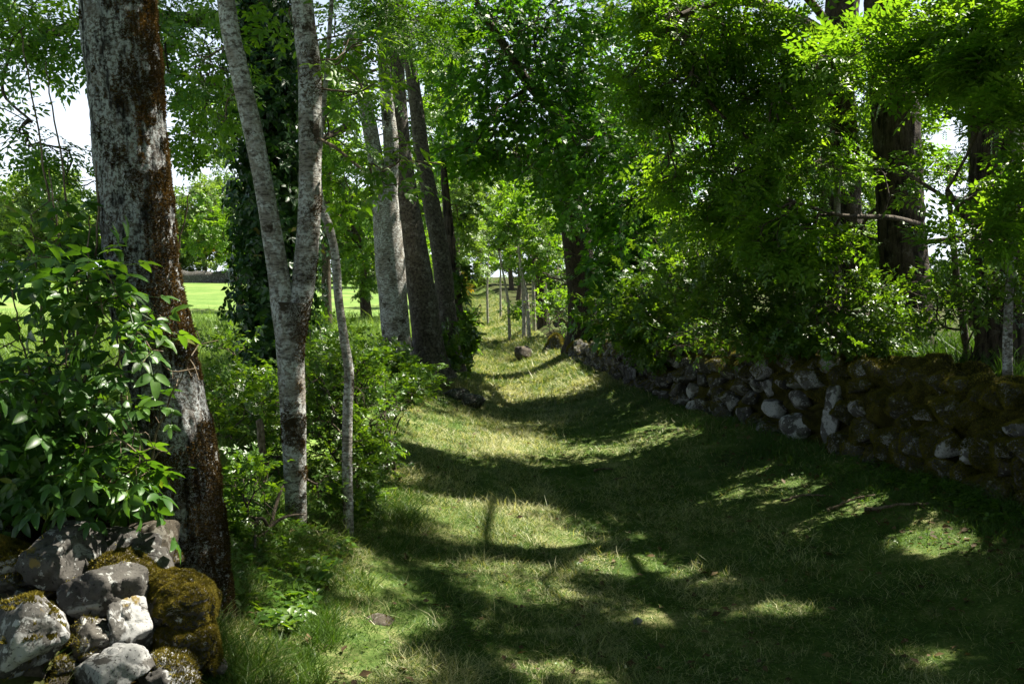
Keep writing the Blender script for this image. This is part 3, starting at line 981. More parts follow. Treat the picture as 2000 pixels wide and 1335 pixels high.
photo_stone(-40, 90, 1000, 1080, 4.4, .2, 189, 'stone_dark', "dark mossy stone under the leafy shrub behind the heap", 9000, -.2, .4, 12, group=GP, mossmat='trunk_moss')
photo_stone(90, 200, 1000, 1075, 4.45, .2, 193, 'stone_dark', "dark shaded stone behind the pyramid stone, under the shrub leaves", 6000, .1, .4, 12, group=GP, mossmat='trunk_moss')
photo_stone(395, 430, 1215, 1320, 3.98, .08, 197, 'stone_dark', "narrow mossy stone at the right edge of the heap", 9000, -.3, .36, 12, group=GP)

rsf = np.random.RandomState(303)
for k, (px, py, D, w) in enumerate([(150, 1160, 4.0, 20), (170, 1200, 3.85, 22), (300, 1150, 4.15, 22), (190, 1215, 3.75, 16), (292, 1285, 3.72, 18), (110, 1330, 3.4, 20), (250, 1290, 3.6, 16), (205, 1150, 3.95, 18), (330, 1100, 4.35, 26), (60, 1130, 3.9, 22),
                                    (430, 1300, 4.0, 16), (408, 1190, 4.15, 22), (20, 1140, 3.85, 24), (150, 1250, 3.6, 16), (345, 1325, 3.7, 16), (45, 1170, 3.8, 26), (100, 1150, 3.9, 22), (60, 1320, 3.42, 30), (120, 1300, 3.45, 22), (225, 1190, 3.86, 18), (265, 1170, 3.95, 20), (375, 1265, 3.9, 22), (175, 1275, 3.55, 18)]):
    photo_stone(px - w, px + w, py - w * .8, py + w * .8, D, .06, 700 + k, ('stone', 'stone_dark', 'stone_brown')[k % 3], "small stone wedged in the gaps of the tumbled heap", 700, .2, .4, 20, 9, group=GP, ico=ICO4)

# stones along the lane
photo_stone(1003, 1044, 672, 708, None, .25, 201, 'stone_brown', "brown boulder lying alone on the sunlit lane in the distance", name="boulder", cat="boulder", sharp=20, ico=ICO4, rot=.25)
photo_stone(690, 775, 1196, 1234, ground_D(732, 1212), .1, 207, 'stone_brown', "flat dark stone half sunk in the grass at the left lane edge", 600, .5, .4, cat="stone", ico=ICO4)
photo_stone(1234, 1256, 1203, 1222, None, .025, 211, 'pebble', "small round white pebble in the middle of the near lane", name="pebble", cat="pebble", ico=ICO4)
photo_stone(863, 920, 752, 784, None, .2, 219, 'stone_dark', "dark stone poking from the left bank below the four trunks", 900, .3, .4, ico=ICO4)
photo_stone(900, 950, 768, 800, None, .2, 223, 'stone_dark', "dark flat stone at the lane edge beyond the shrubs", 0, ico=ICO4)
photo_stone(428, 482, 828, 888, None, .12, 229, 'stone_brown', "tan stone with orange moss behind the big mossy trunk", 9000, .2, .4, ico=ICO4)
photo_stone(440, 490, 880, 920, None, .1, 231, 'stone_brown', "low tan stone among leaves between the big trunk and twin trunk", 3000, .5, .4, ico=ICO4)
for k, (x0, x1, y0, y1, D, lab, mt) in enumerate([
        (1062, 1112, 650, 700, 25, "dark mossy boulder where the far wall has collapsed onto the lane", 'stone_dark'),
        (1108, 1160, 655, 712, 22.5, "mossy boulder under the dark maple at the far wall end", 'stone_dark'),
        (1170, 1262, 650, 720, 18.6, "large grey capstone at the far end of the right wall", 'stone')]):
    photo_stone(x0, x1, y0, y1, None if k > 2 else D, .38, 240 + k * 7, mt, lab, 14000, -.4, .34, 12, name="boulder", cat="boulder", ico=ICO4, mosslen=.03, rough=.07, mossmat='wall_moss')
rsw = np.random.RandomState(77)
for k in range(9):
    px = 1085 + 12 * k + rsw.uniform(-4, 4)
    D = 30 - k * 1.2
    photo_stone(px - 9, px + 9, 622 + k * 1.2, 640 + k * 1.5, D, .2, 500 + k, ('stone', 'stone_brown', 'stone')[k % 3], "sunlit mossy stone of the tumbled far wall under the maple trunk",
                2500, .1, .4, 14, name="wall_stone", cat="stone", group="stones of the tumbled far wall", ico=ICO4, mosslen=.04)

# ------------------------------------------------------------------ trees
CANOPY = 1.0
def tree(name, label, base, stems, bark, blobs, leaf, k=5, L=.32, size=.2, tm='ash4', group=None, seed=1, tilt=.45, droop=.25, r_tip=.004, expo=2.3,
         branch_mat='bark_brown', from_frac=.25, clump=.32, clus=7, limbs=(), step=.35, reach=.3, cat="tree", filt=True, trunk_kw=None, stem_seg=.05, extra=None, canopy=None):
    """a tree thing: trunk(s), limbs and twigs grown out to the leaf clumps, a crown of leaf sprays"""
    rs = np.random.RandomState(seed)
    root = thing(name, label, cat, base, group)
    wood = []
    for pts, rad, sides in stems:
        kw = dict(sides=sides, seg=stem_seg, seed=seed)
        kw.update(trunk_kw or {})
        V, Q = trunk_mesh(pts, rad, **kw)
        mesh_np("trunk", V, None, Q, M[bark], root, smooth=True)
        P = spline(pts, 40)
        wood.append(P[int(40 * from_frac):])
    for pts, rad in limbs:
        V, Q = trunk_mesh(pts, rad, sides=14, seg=.08, seed=seed + 5, fiss=0, lump=.10)
        mesh_np("limb", V, None, Q, M[branch_mat], root, smooth=True)
        wood.append(spline(pts, 24)[4:])
    wood = np.concatenate(wood) if wood else np.array([base])
    if blobs:
        tips = blob_tips(blobs, rs, clus, clump)
        nd, par, tid = grow(wood, tips, rs, reach, step)
        b = branches(nd, par, len(wood), r_tip, expo).build("branches", M[branch_mat], root, smooth=True)
        dirs = nd[tid] - nd[np.maximum(par[tid], 0)]
        V, T, r = sprays(nd[tid], dirs, rs, k, L, size, tm, tilt, droop, filt=filt)
        mesh_np("crown", V, T, None, M[leaf], root, rnd=r)
    if canopy:                                             # unseen crown above and behind the view, shaped to shade the lane: coarser leaves
        tips = blob_tips([(c_, r_, int(n_ * CANOPY)) for c_, r_, n_ in canopy], rs, 9, .34)
        tips = tips[sun_keep(tips, rs, .15)]
        nd, par, tid = grow(wood, tips, rs, .3, .9)
        branches(nd, par, len(wood), .005, 2.6).build("shade_branches", M[branch_mat], root, smooth=True)
        dirs = nd[tid] - nd[np.maximum(par[tid], 0)]
        V, T, r = sprays(nd[tid], dirs, rs, 9, .55, .21, 'ash3', .5, .2, filt=True, pad=.15)
        mesh_np("shade_crown", V, T, None, M[leaf], root, rnd=r)
    return root

def stem_px(rows, D, dD=0.0, pad=None):
    """rows of (px, py, width px) at distance D -> points, radii"""
    n = len(rows)
    pts = [at(px, py, D + dD * i / max(1, n - 1)) for i, (px, py, w) in enumerate(rows)]
    rad = [w / 2 * (D + dD * i / max(1, n - 1)) / F_PX for i, (px, py, w) in enumerate(rows)]
    return np.array(pts), np.array(rad)

def up_from(pts, rad, length, taper=.6):
    d = nrm(pts[-1] - pts[-2])
    d = nrm(d * .8 + np.array([0, 0, .5]))
    e = np.concatenate([pts, [pts[-1] + d * length * .5, pts[-1] + d * length]])
    return e, np.concatenate([rad, [rad[-1] * (1 + taper) / 2, rad[-1] * taper]])

# -- big mossy trunk, left foreground
pts, rad = stem_px([(372, 1262, 176), (376, 1200, 160), (372, 1080, 150), (357, 900, 142), (318, 720, 144), (283, 560, 146), (268, 430, 146), (256, 300, 142), (243, 150, 142), (230, 0, 143)], 4.6)
pts[0, 2] -= .1
pts, rad = up_from(pts, rad, 4.0, .7)
t_big = tree("mossy_tree", "thick lichened trunk with brown moss rising beside the tumbled stones", (pts[0][0], 4.6, ground_at(pts[0][0], 4.6)), [(pts, rad, 110)], 'bark_big',
             [], 'ash', seed=3, trunk_kw=dict(seg=.014, rough=.035, fiss=.035, lump=.05, flare=.38),
             canopy=[((-.8, 4.2, 7.4), (3.0, 3.6, 1.3), 1300), ((-.4, -2.2, 6.6), (3.6, 3.2, 1.4), 900)], from_frac=.75)  # unseen leaves over and behind the camera, added to cut the sky light
Vt, Qt = trunk_mesh(pts, rad, sides=110, seg=.014, rough=.035, fiss=.035, lump=.05, flare=.38, seed=3)
def trunk_moss(V, Q, root, n, rs, side, thr, length, scale=3.0, zmax=3.3, low=0.9):
    P, Nn = sample_surface(V, Q, n, rs)
    k = P[:, 2] < zmax
    P, Nn = P[k], Nn[k]
    sidew = Nn @ nrm(np.asarray(side, float))
    f = fbm(P * np.array([scale, scale, scale * .8]) * 2, 4, 13)
    f2 = fbm(P * 12, 2, 17)
    lowb = np.clip((low - P[:, 2]) / .6, 0, 1) * .12
    keep = f * .5 + f2 * .5 + .17 * sidew + lowb > thr
    P, Nn = P[keep], Nn[keep]
    v, t, r = tufts(P, Nn, length, length * .5, rs, .75, np.clip(.1 + 1.0 * (fbm(P * 9, 3, 5) - .25) + .25 * rs.rand(len(P)), 0, 1))
    mesh_np("moss", v, t, None, M['trunk_moss'], root, rnd=r)
trunk_moss(Vt, Qt, t_big, 420000, np.random.RandomState(9), (.8, -.35, 0), .635, .014)

# -- twin-stemmed pale tree
s0, r0 = stem_px([(580, 1085, 60), (579, 1040, 44), (577, 950, 42), (573, 820, 50), (568, 700, 54), (568, 630, 64), (570, 590, 66)], 6.3)
s1, r1 = stem_px([(562, 660, 48), (552, 590, 48), (545, 540, 42), (522, 400, 38), (497, 270, 37), (466, 130, 36), (441, 0, 34)], 6.3)
s2, r2 = stem_px([(574, 660, 46), (586, 585, 48), (594, 540, 46), (604, 420, 45), (606, 280, 44), (604, 130, 44), (590, 0, 42)], 6.3, .15)
s1, r1 = up_from(s1, r1, 3.0)
s2, r2 = up_from(s2, r2, 3.2)
t_twin = tree("twin_trunk_tree", "pale smooth tree that forks low into two tall stems", (s0[0][0], 6.3, ground_at(s0[0][0], 6.3)), [(s0, r0, 48), (s1, r1, 44), (s2, r2, 44)], 'bark_lichen',
     [pblob(500, 40, 6.9, 70, 50, .3, 10), pblob(670, 160, 6.2, 40, 40, .3, 8), pblob(770, 330, 6.0, 70, 25, .2, 14), pblob(690, 345, 6.1, 40, 20, .15, 6), pblob(400, 150, 6.6, 50, 60, .3, 16), pblob(660, 80, 6.6, 50, 40, .3, 10)],
     'ash_pale', k=4, L=.16, size=.13, tm='fine', seed=7, trunk_kw=dict(seg=.02, rough=.02, fiss=.0, lump=.07), from_frac=.5, branch_mat='twig', clump=.5, canopy=[((.6, 8.8, 8.6), (2.8, 3.4, 1.3), 1200)])
for (V, Q, th, n) in [(*trunk_mesh(s0, r0, 48, .02, .02, 0, .07, 7), .66, 26000), (*trunk_mesh(s2, r2, 44, .02, .02, 0, .07, 7), .68, 36000)]:
    trunk_moss(V, Q, t_twin, n, np.random.RandomState(4), (.3, -.5, 0), th, .014, 3.5, 3.2, .25)
# -- thin crooked sapling
s, r = stem_px([(681, 1055, 24), (680, 1000, 22), (678, 900, 21), (679, 800, 20), (682, 730, 19), (672, 660, 18), (661, 580, 17), (655, 500, 17), (642, 440, 16), (628, 405, 15), (622, 340, 12), (628, 250, 10), (640, 120, 9), (650, -40, 8)], 6.5, .3)
tree("sapling", "thin crooked sapling just right of the twin-stemmed pale tree", (s[0][0], 6.5, ground_at(s[0][0], 6.5)), [(s, r, 20)], 'bark_lichen',
     [pblob(700, 100, 6.8, 50, 60, .3, 10)], 'ash_pale', k=4, L=.2, size=.15, tm='ash3', seed=12, trunk_kw=dict(rough=.02, fiss=0, lump=.1, seg=.03), branch_mat='twig', from_frac=.7)

# -- ivy-clad tree behind
s, r = stem_px([(545, 720, 60), (540, 600, 56), (534, 450, 54), (528, 250, 54), (518, 100, 52), (505, -60, 50)], 11.0)
s, r = up_from(s, r, 4)
L1 = np.array([at(515, 70, 11), at(440, 40, 10.6), at(340, 38, 10.2), at(230, 20, 9.8), at(120, 60, 9.4), at(20, 110, 9.0)])
L2 = np.array([at(530, 250, 11), at(470, 190, 10.4), at(400, 160, 10), at(330, 140, 9.6)])
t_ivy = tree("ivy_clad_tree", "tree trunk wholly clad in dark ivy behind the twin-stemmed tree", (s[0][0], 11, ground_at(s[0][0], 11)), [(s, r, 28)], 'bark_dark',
     [pblob(70, 90, 8.8, 110, 90, .9, 90), pblob(60, 250, 8.6, 80, 70, .7, 36), pblob(130, 330, 8.6, 50, 60, .6, 16), pblob(30, 30, 8.8, 90, 50, .8, 60), pblob(370, 120, 9.6, 80, 100, .7, 90), pblob(400, 240, 10, 60, 60, .6, 40),
      pblob(350, 30, 9.8, 80, 40, .7, 50)], 'ash', k=5, L=.26, size=.17, tm='ash3', seed=14, limbs=[(L1, np.array([.11, .09, .075, .06, .045, .03])), (L2, np.array([.05, .035, .025, .015]))],
     droop=.5, from_frac=.6, canopy=[((-2.2, 11.5, 9.0), (2.0, 2.6, 1.3), 160)])
rs = np.random.RandomState(31)
Vi, Qi = trunk_mesh(s, r * 1.25, sides=28, seg=.08, seed=14, lump=.2)
P, Nn = sample_surface(Vi, Qi, 15000, rs)
P = P + Nn * (rs.rand(len(P), 1) ** 2 * .34 * (.4 + 1.3 * fbm(P * 1.4, 2, 2)[:, None]))
P = P[P[:, 2] < 6.0]; Nn = Nn[:len(P)]
A = np.array([[0, 0, -1.0]]) + rand_dir(rs, len(P)) * .7
U = (P - np.array([s[2][0], 11, 0])) * np.array([1, 1, 0]) + np.array([0, 0, .25]) + rand_dir(rs, len(P)) * .35
v, t, rr = put_leaves(P, A, U, .10 * (.6 + .7 * rs.rand(len(P))), 'trio', rs)
mesh_np("ivy", v, t, None, M['ivy'], t_ivy, rnd=rr)

# -- four trunks on the left bank further on
GT = "tall trunks standing close together on the left bank"
s0, r0 = stem_px([(779, 740, 78), (777, 690, 66), (769, 600, 63), (761, 500, 65), (755, 420, 60), (752, 385, 58)], 15.5)
r0 = r0 * .88
s1, r1 = stem_px([(750, 430, 40), (743, 370, 36), (728, 280, 33), (715, 210, 32), (700, 140, 28), (685, 60, 22)], 15.5)
s2, r2 = stem_px([(757, 430, 38), (762, 370, 35), (764, 290, 34), (756, 200, 30), (748, 90, 28), (746, -20, 26)], 15.5)
r1, r2 = r1 * .88, r2 * .85
s2, r2 = up_from(s2, r2, 4)
tree("bank_tree", "pale silvery forked trunk, nearest of the close group on the left bank", (s0[0][0], 15.5, ground_at(s0[0][0], 15.5)), [(s0, r0, 36), (s1, r1, 28), (s2, r2, 28)], 'bark_lichen',
     [pblob(660, 120, 14, 90, 100, .9, 90), pblob(660, 260, 14.5, 50, 60, .7, 30), pblob(800, 40, 14.5, 80, 60, .8, 90), pblob(720, 10, 14.5, 60, 50, .8, 60)], 'ash', k=5, L=.28, size=.2, tm='ash3', seed=15, group=GT,
     trunk_kw=dict(rough=.02, fiss=.0, lump=.06, flare=.15), from_frac=.4, canopy=[((.4, 15.5, 11.2), (2.6, 3.4, 1.4), 180)],
     limbs=[(np.array([at(690, 240, 15.5), at(650, 262, 15), at(600, 282, 14.4), at(560, 320, 14)]), np.array([.07, .05, .035, .015]))])
s, r = stem_px([(842, 740, 92), (838, 690, 66), (828, 600, 58), (811, 500, 54), (795, 400, 48), (784, 300, 40), (777, 200, 34), (773, 90, 30), (770, -20, 28)], 16.2)
s, r = up_from(s, r, 4)
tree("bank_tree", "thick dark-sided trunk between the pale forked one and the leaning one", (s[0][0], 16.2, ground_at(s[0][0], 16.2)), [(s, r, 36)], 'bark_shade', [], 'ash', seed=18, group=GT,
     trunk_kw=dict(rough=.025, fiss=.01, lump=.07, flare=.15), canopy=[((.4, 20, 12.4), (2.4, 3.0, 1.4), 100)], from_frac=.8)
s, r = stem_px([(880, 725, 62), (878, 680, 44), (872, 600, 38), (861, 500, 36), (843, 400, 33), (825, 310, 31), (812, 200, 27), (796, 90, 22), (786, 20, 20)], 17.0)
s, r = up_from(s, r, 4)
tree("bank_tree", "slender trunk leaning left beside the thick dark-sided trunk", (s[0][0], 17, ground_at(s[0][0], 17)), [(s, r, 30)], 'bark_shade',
     [pblob(840, 40, 17, 70, 70, .8, 90)], 'ash', size=.2, tm='ash3', seed=19, group=GT, trunk_kw=dict(rough=.025, fiss=.01, lump=.07, flare=.1), from_frac=.6)
s, r = stem_px([(906, 705, 34), (900, 650, 26), (892, 600, 24), (884, 530, 22), (877, 450, 20), (868, 350, 14), (866, 300, 8)], 18.5)
t_slim = tree("bank_tree", "slimmest leaf-wrapped trunk of the left bank group, next to the lane", (s[0][0], 18.5, ground_at(s[0][0], 18.5)), [(s, r, 24)], 'bark_dark',
     [pblob(905, 660, 18.2, 18, 60, .25, 60), pblob(890, 560, 18.4, 16, 60, .2, 36), pblob(895, 420, 19, 30, 60, .4, 24)], 'hedge', k=5, L=.2, size=.16, tm='trio', seed=20, group=GT, from_frac=.0)

# -- dark maple at the far end of the wall
s, r = stem_px([(1140, 690, 90), (1138, 640, 62), (1136, 560, 58), (1128, 480, 58), (1118, 400, 62), (1112, 330, 56), (1112, 290, 50)], 23.0, -2.5)
MB = [np.array([at(1118, 380, 22), at(1190, 300, 20.5), at(1128, 250, 19.2), at(1085, 218, 18.8), at(1030, 160, 18.3), at(985, 90, 18), (at(930, 5, 17.8))]),
      np.array([at(1118, 380, 22), at(1180, 330, 20), at(1250, 290, 18.5), at(1330, 240, 17)]),
      np.array([at(1118, 380, 22), at(1060, 330, 22), at(1000, 300, 22)])]
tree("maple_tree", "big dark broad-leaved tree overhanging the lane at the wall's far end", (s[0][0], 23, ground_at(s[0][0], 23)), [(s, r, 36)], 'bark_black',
     [pblob(1130, 360, 19, 80, 60, .8, 170), pblob(910, 20, 18.5, 90, 50, 1.1, 110), pblob(930, 190, 18.5, 80, 110, 1.1, 150), pblob(910, 300, 19, 60, 40, .8, 80), pblob(970, 120, 18, 120, 110, 1.3, 300), pblob(1110, 110, 18, 130, 120, 1.6, 420), pblob(1010, 280, 18.5, 130, 70, 1.4, 300), pblob(1150, 280, 17.5, 140, 110, 1.6, 460), pblob(1220, 420, 16.5, 110, 110, 1.3, 380),
      pblob(1230, 560, 15.5, 80, 70, .9, 240), pblob(1060, 20, 17.5, 200, 60, 1.4, 330), pblob(1310, 330, 16.5, 70, 110, 1.1, 200), pblob(1180, 200, 20, 130, 130, 1.6, 300), pblob(1290, 480, 16, 70, 110, 1.0, 200)],
     'maple', k=8, L=.40, size=.10, tm='palm', seed=21, limbs=[(MB[0], np.array([.16, .15, .12, .11, .095, .08, .05])), (MB[1], np.array([.16, .12, .09, .05])), (MB[2], np.array([.13, .09, .05]))],
     droop=.3, tilt=.32, clump=.30, clus=12, r_tip=.005, trunk_kw=dict(flare=.15),
     canopy=[((3.0, 16.0, 9.0), (2.4, 2.8, 1.5), 360)], branch_mat='bark_brown')

# -- three big trunks behind the right wall
sA, rA = stem_px([(1668, 720, 120), (1660, 670, 90), (1652, 560, 80), (1645, 420, 76), (1640, 280, 74), (1632, 140, 72), (1645, 0, 66)], 12.2)
sA, rA = up_from(sA, rA, 4)
LA = [np.array([at(1640, 90, 12.2), at(1570, 45, 11.6), at(1500, 12, 11.2), at(1420, 0, 10.8), at(1330, 30, 10.5)]), np.array([at(1650, 130, 12.2), at(1610, 40, 11.8), at(1570, -10, 11.5)]),
      np.array([at(1648, 240, 12), at(1672, 110, 11.7), at(1680, 80, 11.6), at(1700, 20, 11.4)])]
tree("wall_tree", "dark trunk behind the wall with a long pale limb reaching left over the lane", (sA[0][0], 12.2, ground_at(sA[0][0], 12.2)), [(sA, rA, 40)], 'bark_dark',
     [pblob(1400, 110, 10.8, 120, 80, .6, 150), pblob(1310, 200, 11.2, 110, 90, .6, 160), pblob(1420, 230, 11, 110, 80, .6, 160), pblob(1500, 330, 10.6, 130, 90, .6, 190), pblob(1380, 390, 11.4, 110, 80, .6, 160),
      pblob(1515, 150, 10.6, 80, 80, .7, 120), pblob(1450, 20, 10.6, 170, 50, .6, 180), pblob(1270, 10, 11.2, 120, 50, .8, 130), pblob(1290, 330, 11.4, 60, 60, .6, 90), pblob(1330, 60, 10.8, 70, 50, .8, 100), pblob(1545, 260, 10.4, 50, 60, .6, 60)],
     'ash_pale', k=5, L=.26, size=.185, tm='ash3', seed=22, limbs=[(LA[0], np.array([.09, .075, .06, .05, .03])), (LA[1], np.array([.06, .05, .04])), (LA[2], np.array([.06, .05, .045, .04]))],
     droop=.06, tilt=.26, clump=.19, clus=14, trunk_kw=dict(fiss=.04, rough=.04, flare=.15, seg=.03), from_frac=.3,
     canopy=[((4.8, 13.0, 7.6), (2.6, 3.4, 1.3), 260)])
sB, rB = stem_px([(1785, 745, 130), (1778, 690, 104), (1768, 560, 92), (1760, 420, 92), (1752, 280, 94), (1742, 140, 92), (1732, 0, 86)], 10.8)
sB, rB = up_from(sB, rB, 4)
tree("wall_tree", "rough dark trunk behind the wall, middle of the three, beside the bright gap", (sB[0][0], 10.8, ground_at(sB[0][0], 10.8)), [(sB, rB, 44)], 'bark_dark',
     [pblob(1540, 400, 9.6, 60, 70, .5, 80), pblob(1740, 210, 11.8, 110, 90, .5, 150), pblob(1830, 90, 9.4, 120, 80, .6, 180), pblob(1690, 90, 9.6, 100, 80, .7, 130), pblob(1765, 340, 9.7, 50, 50, .3, 36), pblob(1735, 120, 9.8, 60, 50, .3, 36), pblob(1540, 470, 10, 110, 60, .7, 180),
      pblob(1720, 480, 11.9, 120, 50, .5, 110), pblob(1850, 170, 9.6, 60, 40, .5, 50)], 'ash_pale', k=5, L=.24, size=.185, tm='ash3', seed=23,
     droop=.06, tilt=.26, clump=.19, clus=14, trunk_kw=dict(fiss=.045, rough=.04, flare=.15, seg=.025), from_frac=.3, limbs=[(np.array([at(1800, 440, 10.6), at(1740, 425, 10), at(1640, 420, 9.6), at(1540, 390, 9.4)]), np.array([.03, .025, .02, .012]))],
     canopy=[((5.0, 9.0, 6.3), (2.4, 2.6, 1.3), 520), ((4.5, 9.6, 8.0), (1.8, 3.4, .8), 1100), ((5.9, 8.6, 5.3), (1.4, 1.6, .7), 1100), ((5.6, 10.9, 5.4), (1.0, 1.2, .6), 520)])  # blobs after the first are added to close sun leaks onto lane and verge
sC, rC = stem_px([(1962, 770, 150), (1960, 700, 112), (1953, 560, 104), (1948, 420, 104), (1946, 280, 100), (1946, 140, 98), (1948, 0, 94)], 9.2)
sC, rC = up_from(sC, rC, 4)
tree("wall_tree", "furrowed trunk behind the wall at the right edge, nearest of the three", (sC[0][0], 9.2, ground_at(sC[0][0], 9.2)), [(sC, rC, 44)], 'bark_dark',
     [pblob(1900, 90, 8.4, 80, 90, .5, 150), pblob(1960, 230, 8.0, 60, 40, .4, 50), pblob(1990, 330, 8.2, 30, 60, .4, 30), pblob(1990, 440, 8.2, 30, 50, .4, 30), pblob(1850, 470, 8.6, 90, 40, .5, 70), pblob(1990, 30, 8, 60, 60, .5, 60)],
     'ash_pale', k=5, L=.22, size=.185, tm='ash3', seed=24, droop=.06, tilt=.26, clump=.19, clus=14, trunk_kw=dict(fiss=.045, rough=.04, flare=.15, seg=.025), from_frac=.3,
     limbs=[(np.array([at(1950, 440, 9.2), at(1890, 425, 8.8), at(1850, 370, 8.6)]), np.array([.035, .03, .02])), (np.array([at(1760, 330, 9.5), at(1860, 395, 9), at(1930, 430, 9)]), np.array([.015, .02, .028]))],
     canopy=[((5.0, 5.6, 5.0), (2.2, 2.4, 1.2), 2300), ((3.0, 7.2, 6.3), (1.3, 1.7, .7), 620), ((4.6, 2.6, 4.7), (2.2, 2.0, 1.1), 1200), ((.5, -3.6, 3.4), (5.0, .9, 2.6), 1200), ((6.6, 1.2, 3.2), (1.0, 3.6, 2.4), 800)])  # low final blobs lie behind and beside the camera, added to block sky light

# -- slim saplings behind the wall
GS = "slim saplings behind the right wall"
def sapling(label, rows, D, dD, bark, seed, blobs, grp=GS):
    s, r = stem_px(rows, D, dD)
    s[0, 2] = min(s[0, 2], ground_at(s[0][0], s[0][1]) - .02)
    return tree("sapling", label, (s[0][0], D, s[0][2]), [(s, r, 14)], bark, blobs, 'ash', k=5, L=.2, size=.15, tm='ash4', seed=seed, branch_mat='twig', from_frac=.5, trunk_kw=dict(rough=.03, fiss=0, lump=.08), group=grp)
sapling("pale straight sapling in front of the left dark trunk behind the wall", [(1638, 640, 15), (1637, 560, 14), (1634, 440, 13), (1640, 300, 11)], 10.6, 0, 'bark_pale', 41, [pblob(1640, 300, 10.2, 70, 60, .5, 40)])
sapling("pale straight sapling beside the furrowed trunk at the right edge", [(1968, 745, 20), (1968, 640, 17), (1975, 500, 15), (1980, 380, 13), (1985, 250, 11)], 8.4, 0, 'bark_lichen', 42, [pblob(1980, 200, 8.2, 50, 60, .4, 26)])
sapling("thin grey sapling leaning left between the two right-hand trunks", [(1893, 690, 16), (1882, 640, 14), (1868, 540, 13), (1858, 430, 11), (1850, 370, 9)], 9.8, 0, 'bark_brown', 43, [pblob(1840, 330, 9.6, 40, 40, .4, 14)])
sapling("thin shaded sapling left of the pale straight one, among leaves", [(1592, 620, 13), (1600, 520, 12), (1606, 430, 10), (1600, 330, 8)], 11.2, 0, 'bark_brown', 44, [pblob(1590, 330, 11, 60, 60, .5, 26)])

# ------------------------------------------------------------------ shrubs
def shrub(name, label, base, blobs, leaf, k=6, L=.22, size=.05, tm='oval', seed=1, group=None, droop=.1, tilt=.8, nstem=6, clump=.3, clus=8, r_tip=.0025, cat="shrub", branch_mat='bark_brown', filt=True, sp=.08):
    rs = np.random.RandomState(seed)
    base = np.asarray(base, float)
    root = thing(name, label, cat, base, group)
    tips = blob_tips(blobs, rs, clus, clump)
    tips = tips[tips[:, 2] > H(tips[:, 0], tips[:, 1]) + .02]
    c = tips.mean(0)
    wood = []
    for i in range(nstem):
        e = base + (c - base) * rs.uniform(.35, .8) + rs.normal(size=3) * np.std(tips, 0) * .6
        b = base + np.array([rs.normal() * sp, rs.normal() * sp, -.05])
        wood.append(np.array([b + (e - b) * f + np.array([0, 0, .12 * np.linalg.norm(e - b) * math.sin(math.pi * f)]) for f in np.linspace(0, 1, 12)]))
    bag = Bag()
    for w in wood:
        V, Q = tube(w, np.linspace(.014, .006, 12), 6)
        bag.quads(V, Q)
    bag.build("stems", M[branch_mat], root, smooth=True)
    W = np.concatenate(wood)
    nd, par, tid = grow(W, tips, rs, .3, .16)
    branches(nd, par, len(W), r_tip, 2.4).build("twigs", M[branch_mat], root, smooth=True)
    V, T, r = sprays(nd[tid], nd[tid] - nd[np.maximum(par[tid], 0)], rs, k, L, size, tm, tilt, droop, filt=filt)
    mesh_np("foliage", V, T, None, M[leaf], root, rnd=r)
    return root

def gbase(px, D, off=0.0):
    p = at(px, 700, D)
    return (p[0], p[1], ground_at(p[0], p[1]) + off)

GR = "bushes spilling over the right wall"
shrub("bush", "dense dark bush spilling over the wall below the maple", gbase(1330, 15.2), [pblob(1290, 610, 14, 110, 70, .8, 420), pblob(1370, 520, 13.5, 110, 90, .8, 420), pblob(1240, 660, 14.5, 60, 45, .5, 140)], 'hedge', size=.085, tm='trio', k=6, L=.22, seed=51, group=GR)
shrub("bush", "bright green bush on the wall midway, in front of the left dark trunk", gbase(1480, 12.2), [pblob(1450, 570, 11, 120, 80, .7, 460), pblob(1500, 650, 10.8, 110, 40, .5, 240), pblob(1380, 650, 12, 70, 40, .5, 140), pblob(1420, 470, 11.6, 90, 70, .7, 220)], 'hedge', size=.07, tm='trio', k=6, L=.2, seed=52, group=GR)
shrub("bush", "leafy bush on the wall between the left and middle dark trunks", gbase(1640, 11), [pblob(1600, 610, 10, 90, 60, .6, 260), pblob(1700, 580, 9.8, 50, 40, .4, 90), pblob(1600, 510, 10.3, 90, 60, .6, 240), pblob(1700, 660, 9.9, 80, 30, .35, 120)], 'hedge', size=.065, tm='trio', k=6, L=.18, seed=53, group=GR)
shrub("bush", "sparse bush at the foot of the furrowed right-edge trunk", gbase(1890, 9.4), [pblob(1870, 580, 8.9, 100, 60, .5, 150), pblob(1960, 560, 8.4, 60, 70, .4, 110), pblob(1800, 620, 9.4, 60, 40, .4, 80)], 'hedge', size=.06, tm='trio', k=5, L=.16, seed=54, group=GR)
GL = "undergrowth bushes along the left bank"
shrub("bush", "rounded small-leaved bush behind the thin crooked sapling", gbase(690, 7.6), [pblob(690, 835, 7.4, 70, 100, .4, 380), pblob(705, 730, 7.6, 50, 50, .35, 140), pblob(640, 780, 7.3, 45, 100, .4, 200), pblob(715, 940, 7.2, 40, 50, .3, 100)], 'hedge', size=.042, tm='trio', k=6, L=.14, seed=55, group=GL)
shrub("bush", "light leafy bush between the big mossy trunk and the twin-stemmed tree", gbase(470, 8.2), [pblob(450, 770, 8, 75, 50, .5, 220), pblob(500, 820, 7.4, 70, 60, .5, 200), pblob(420, 660, 8.4, 40, 24, .4, 36)], 'hedge', size=.05, tm='trio', k=6, L=.16, seed=56, group=GL)
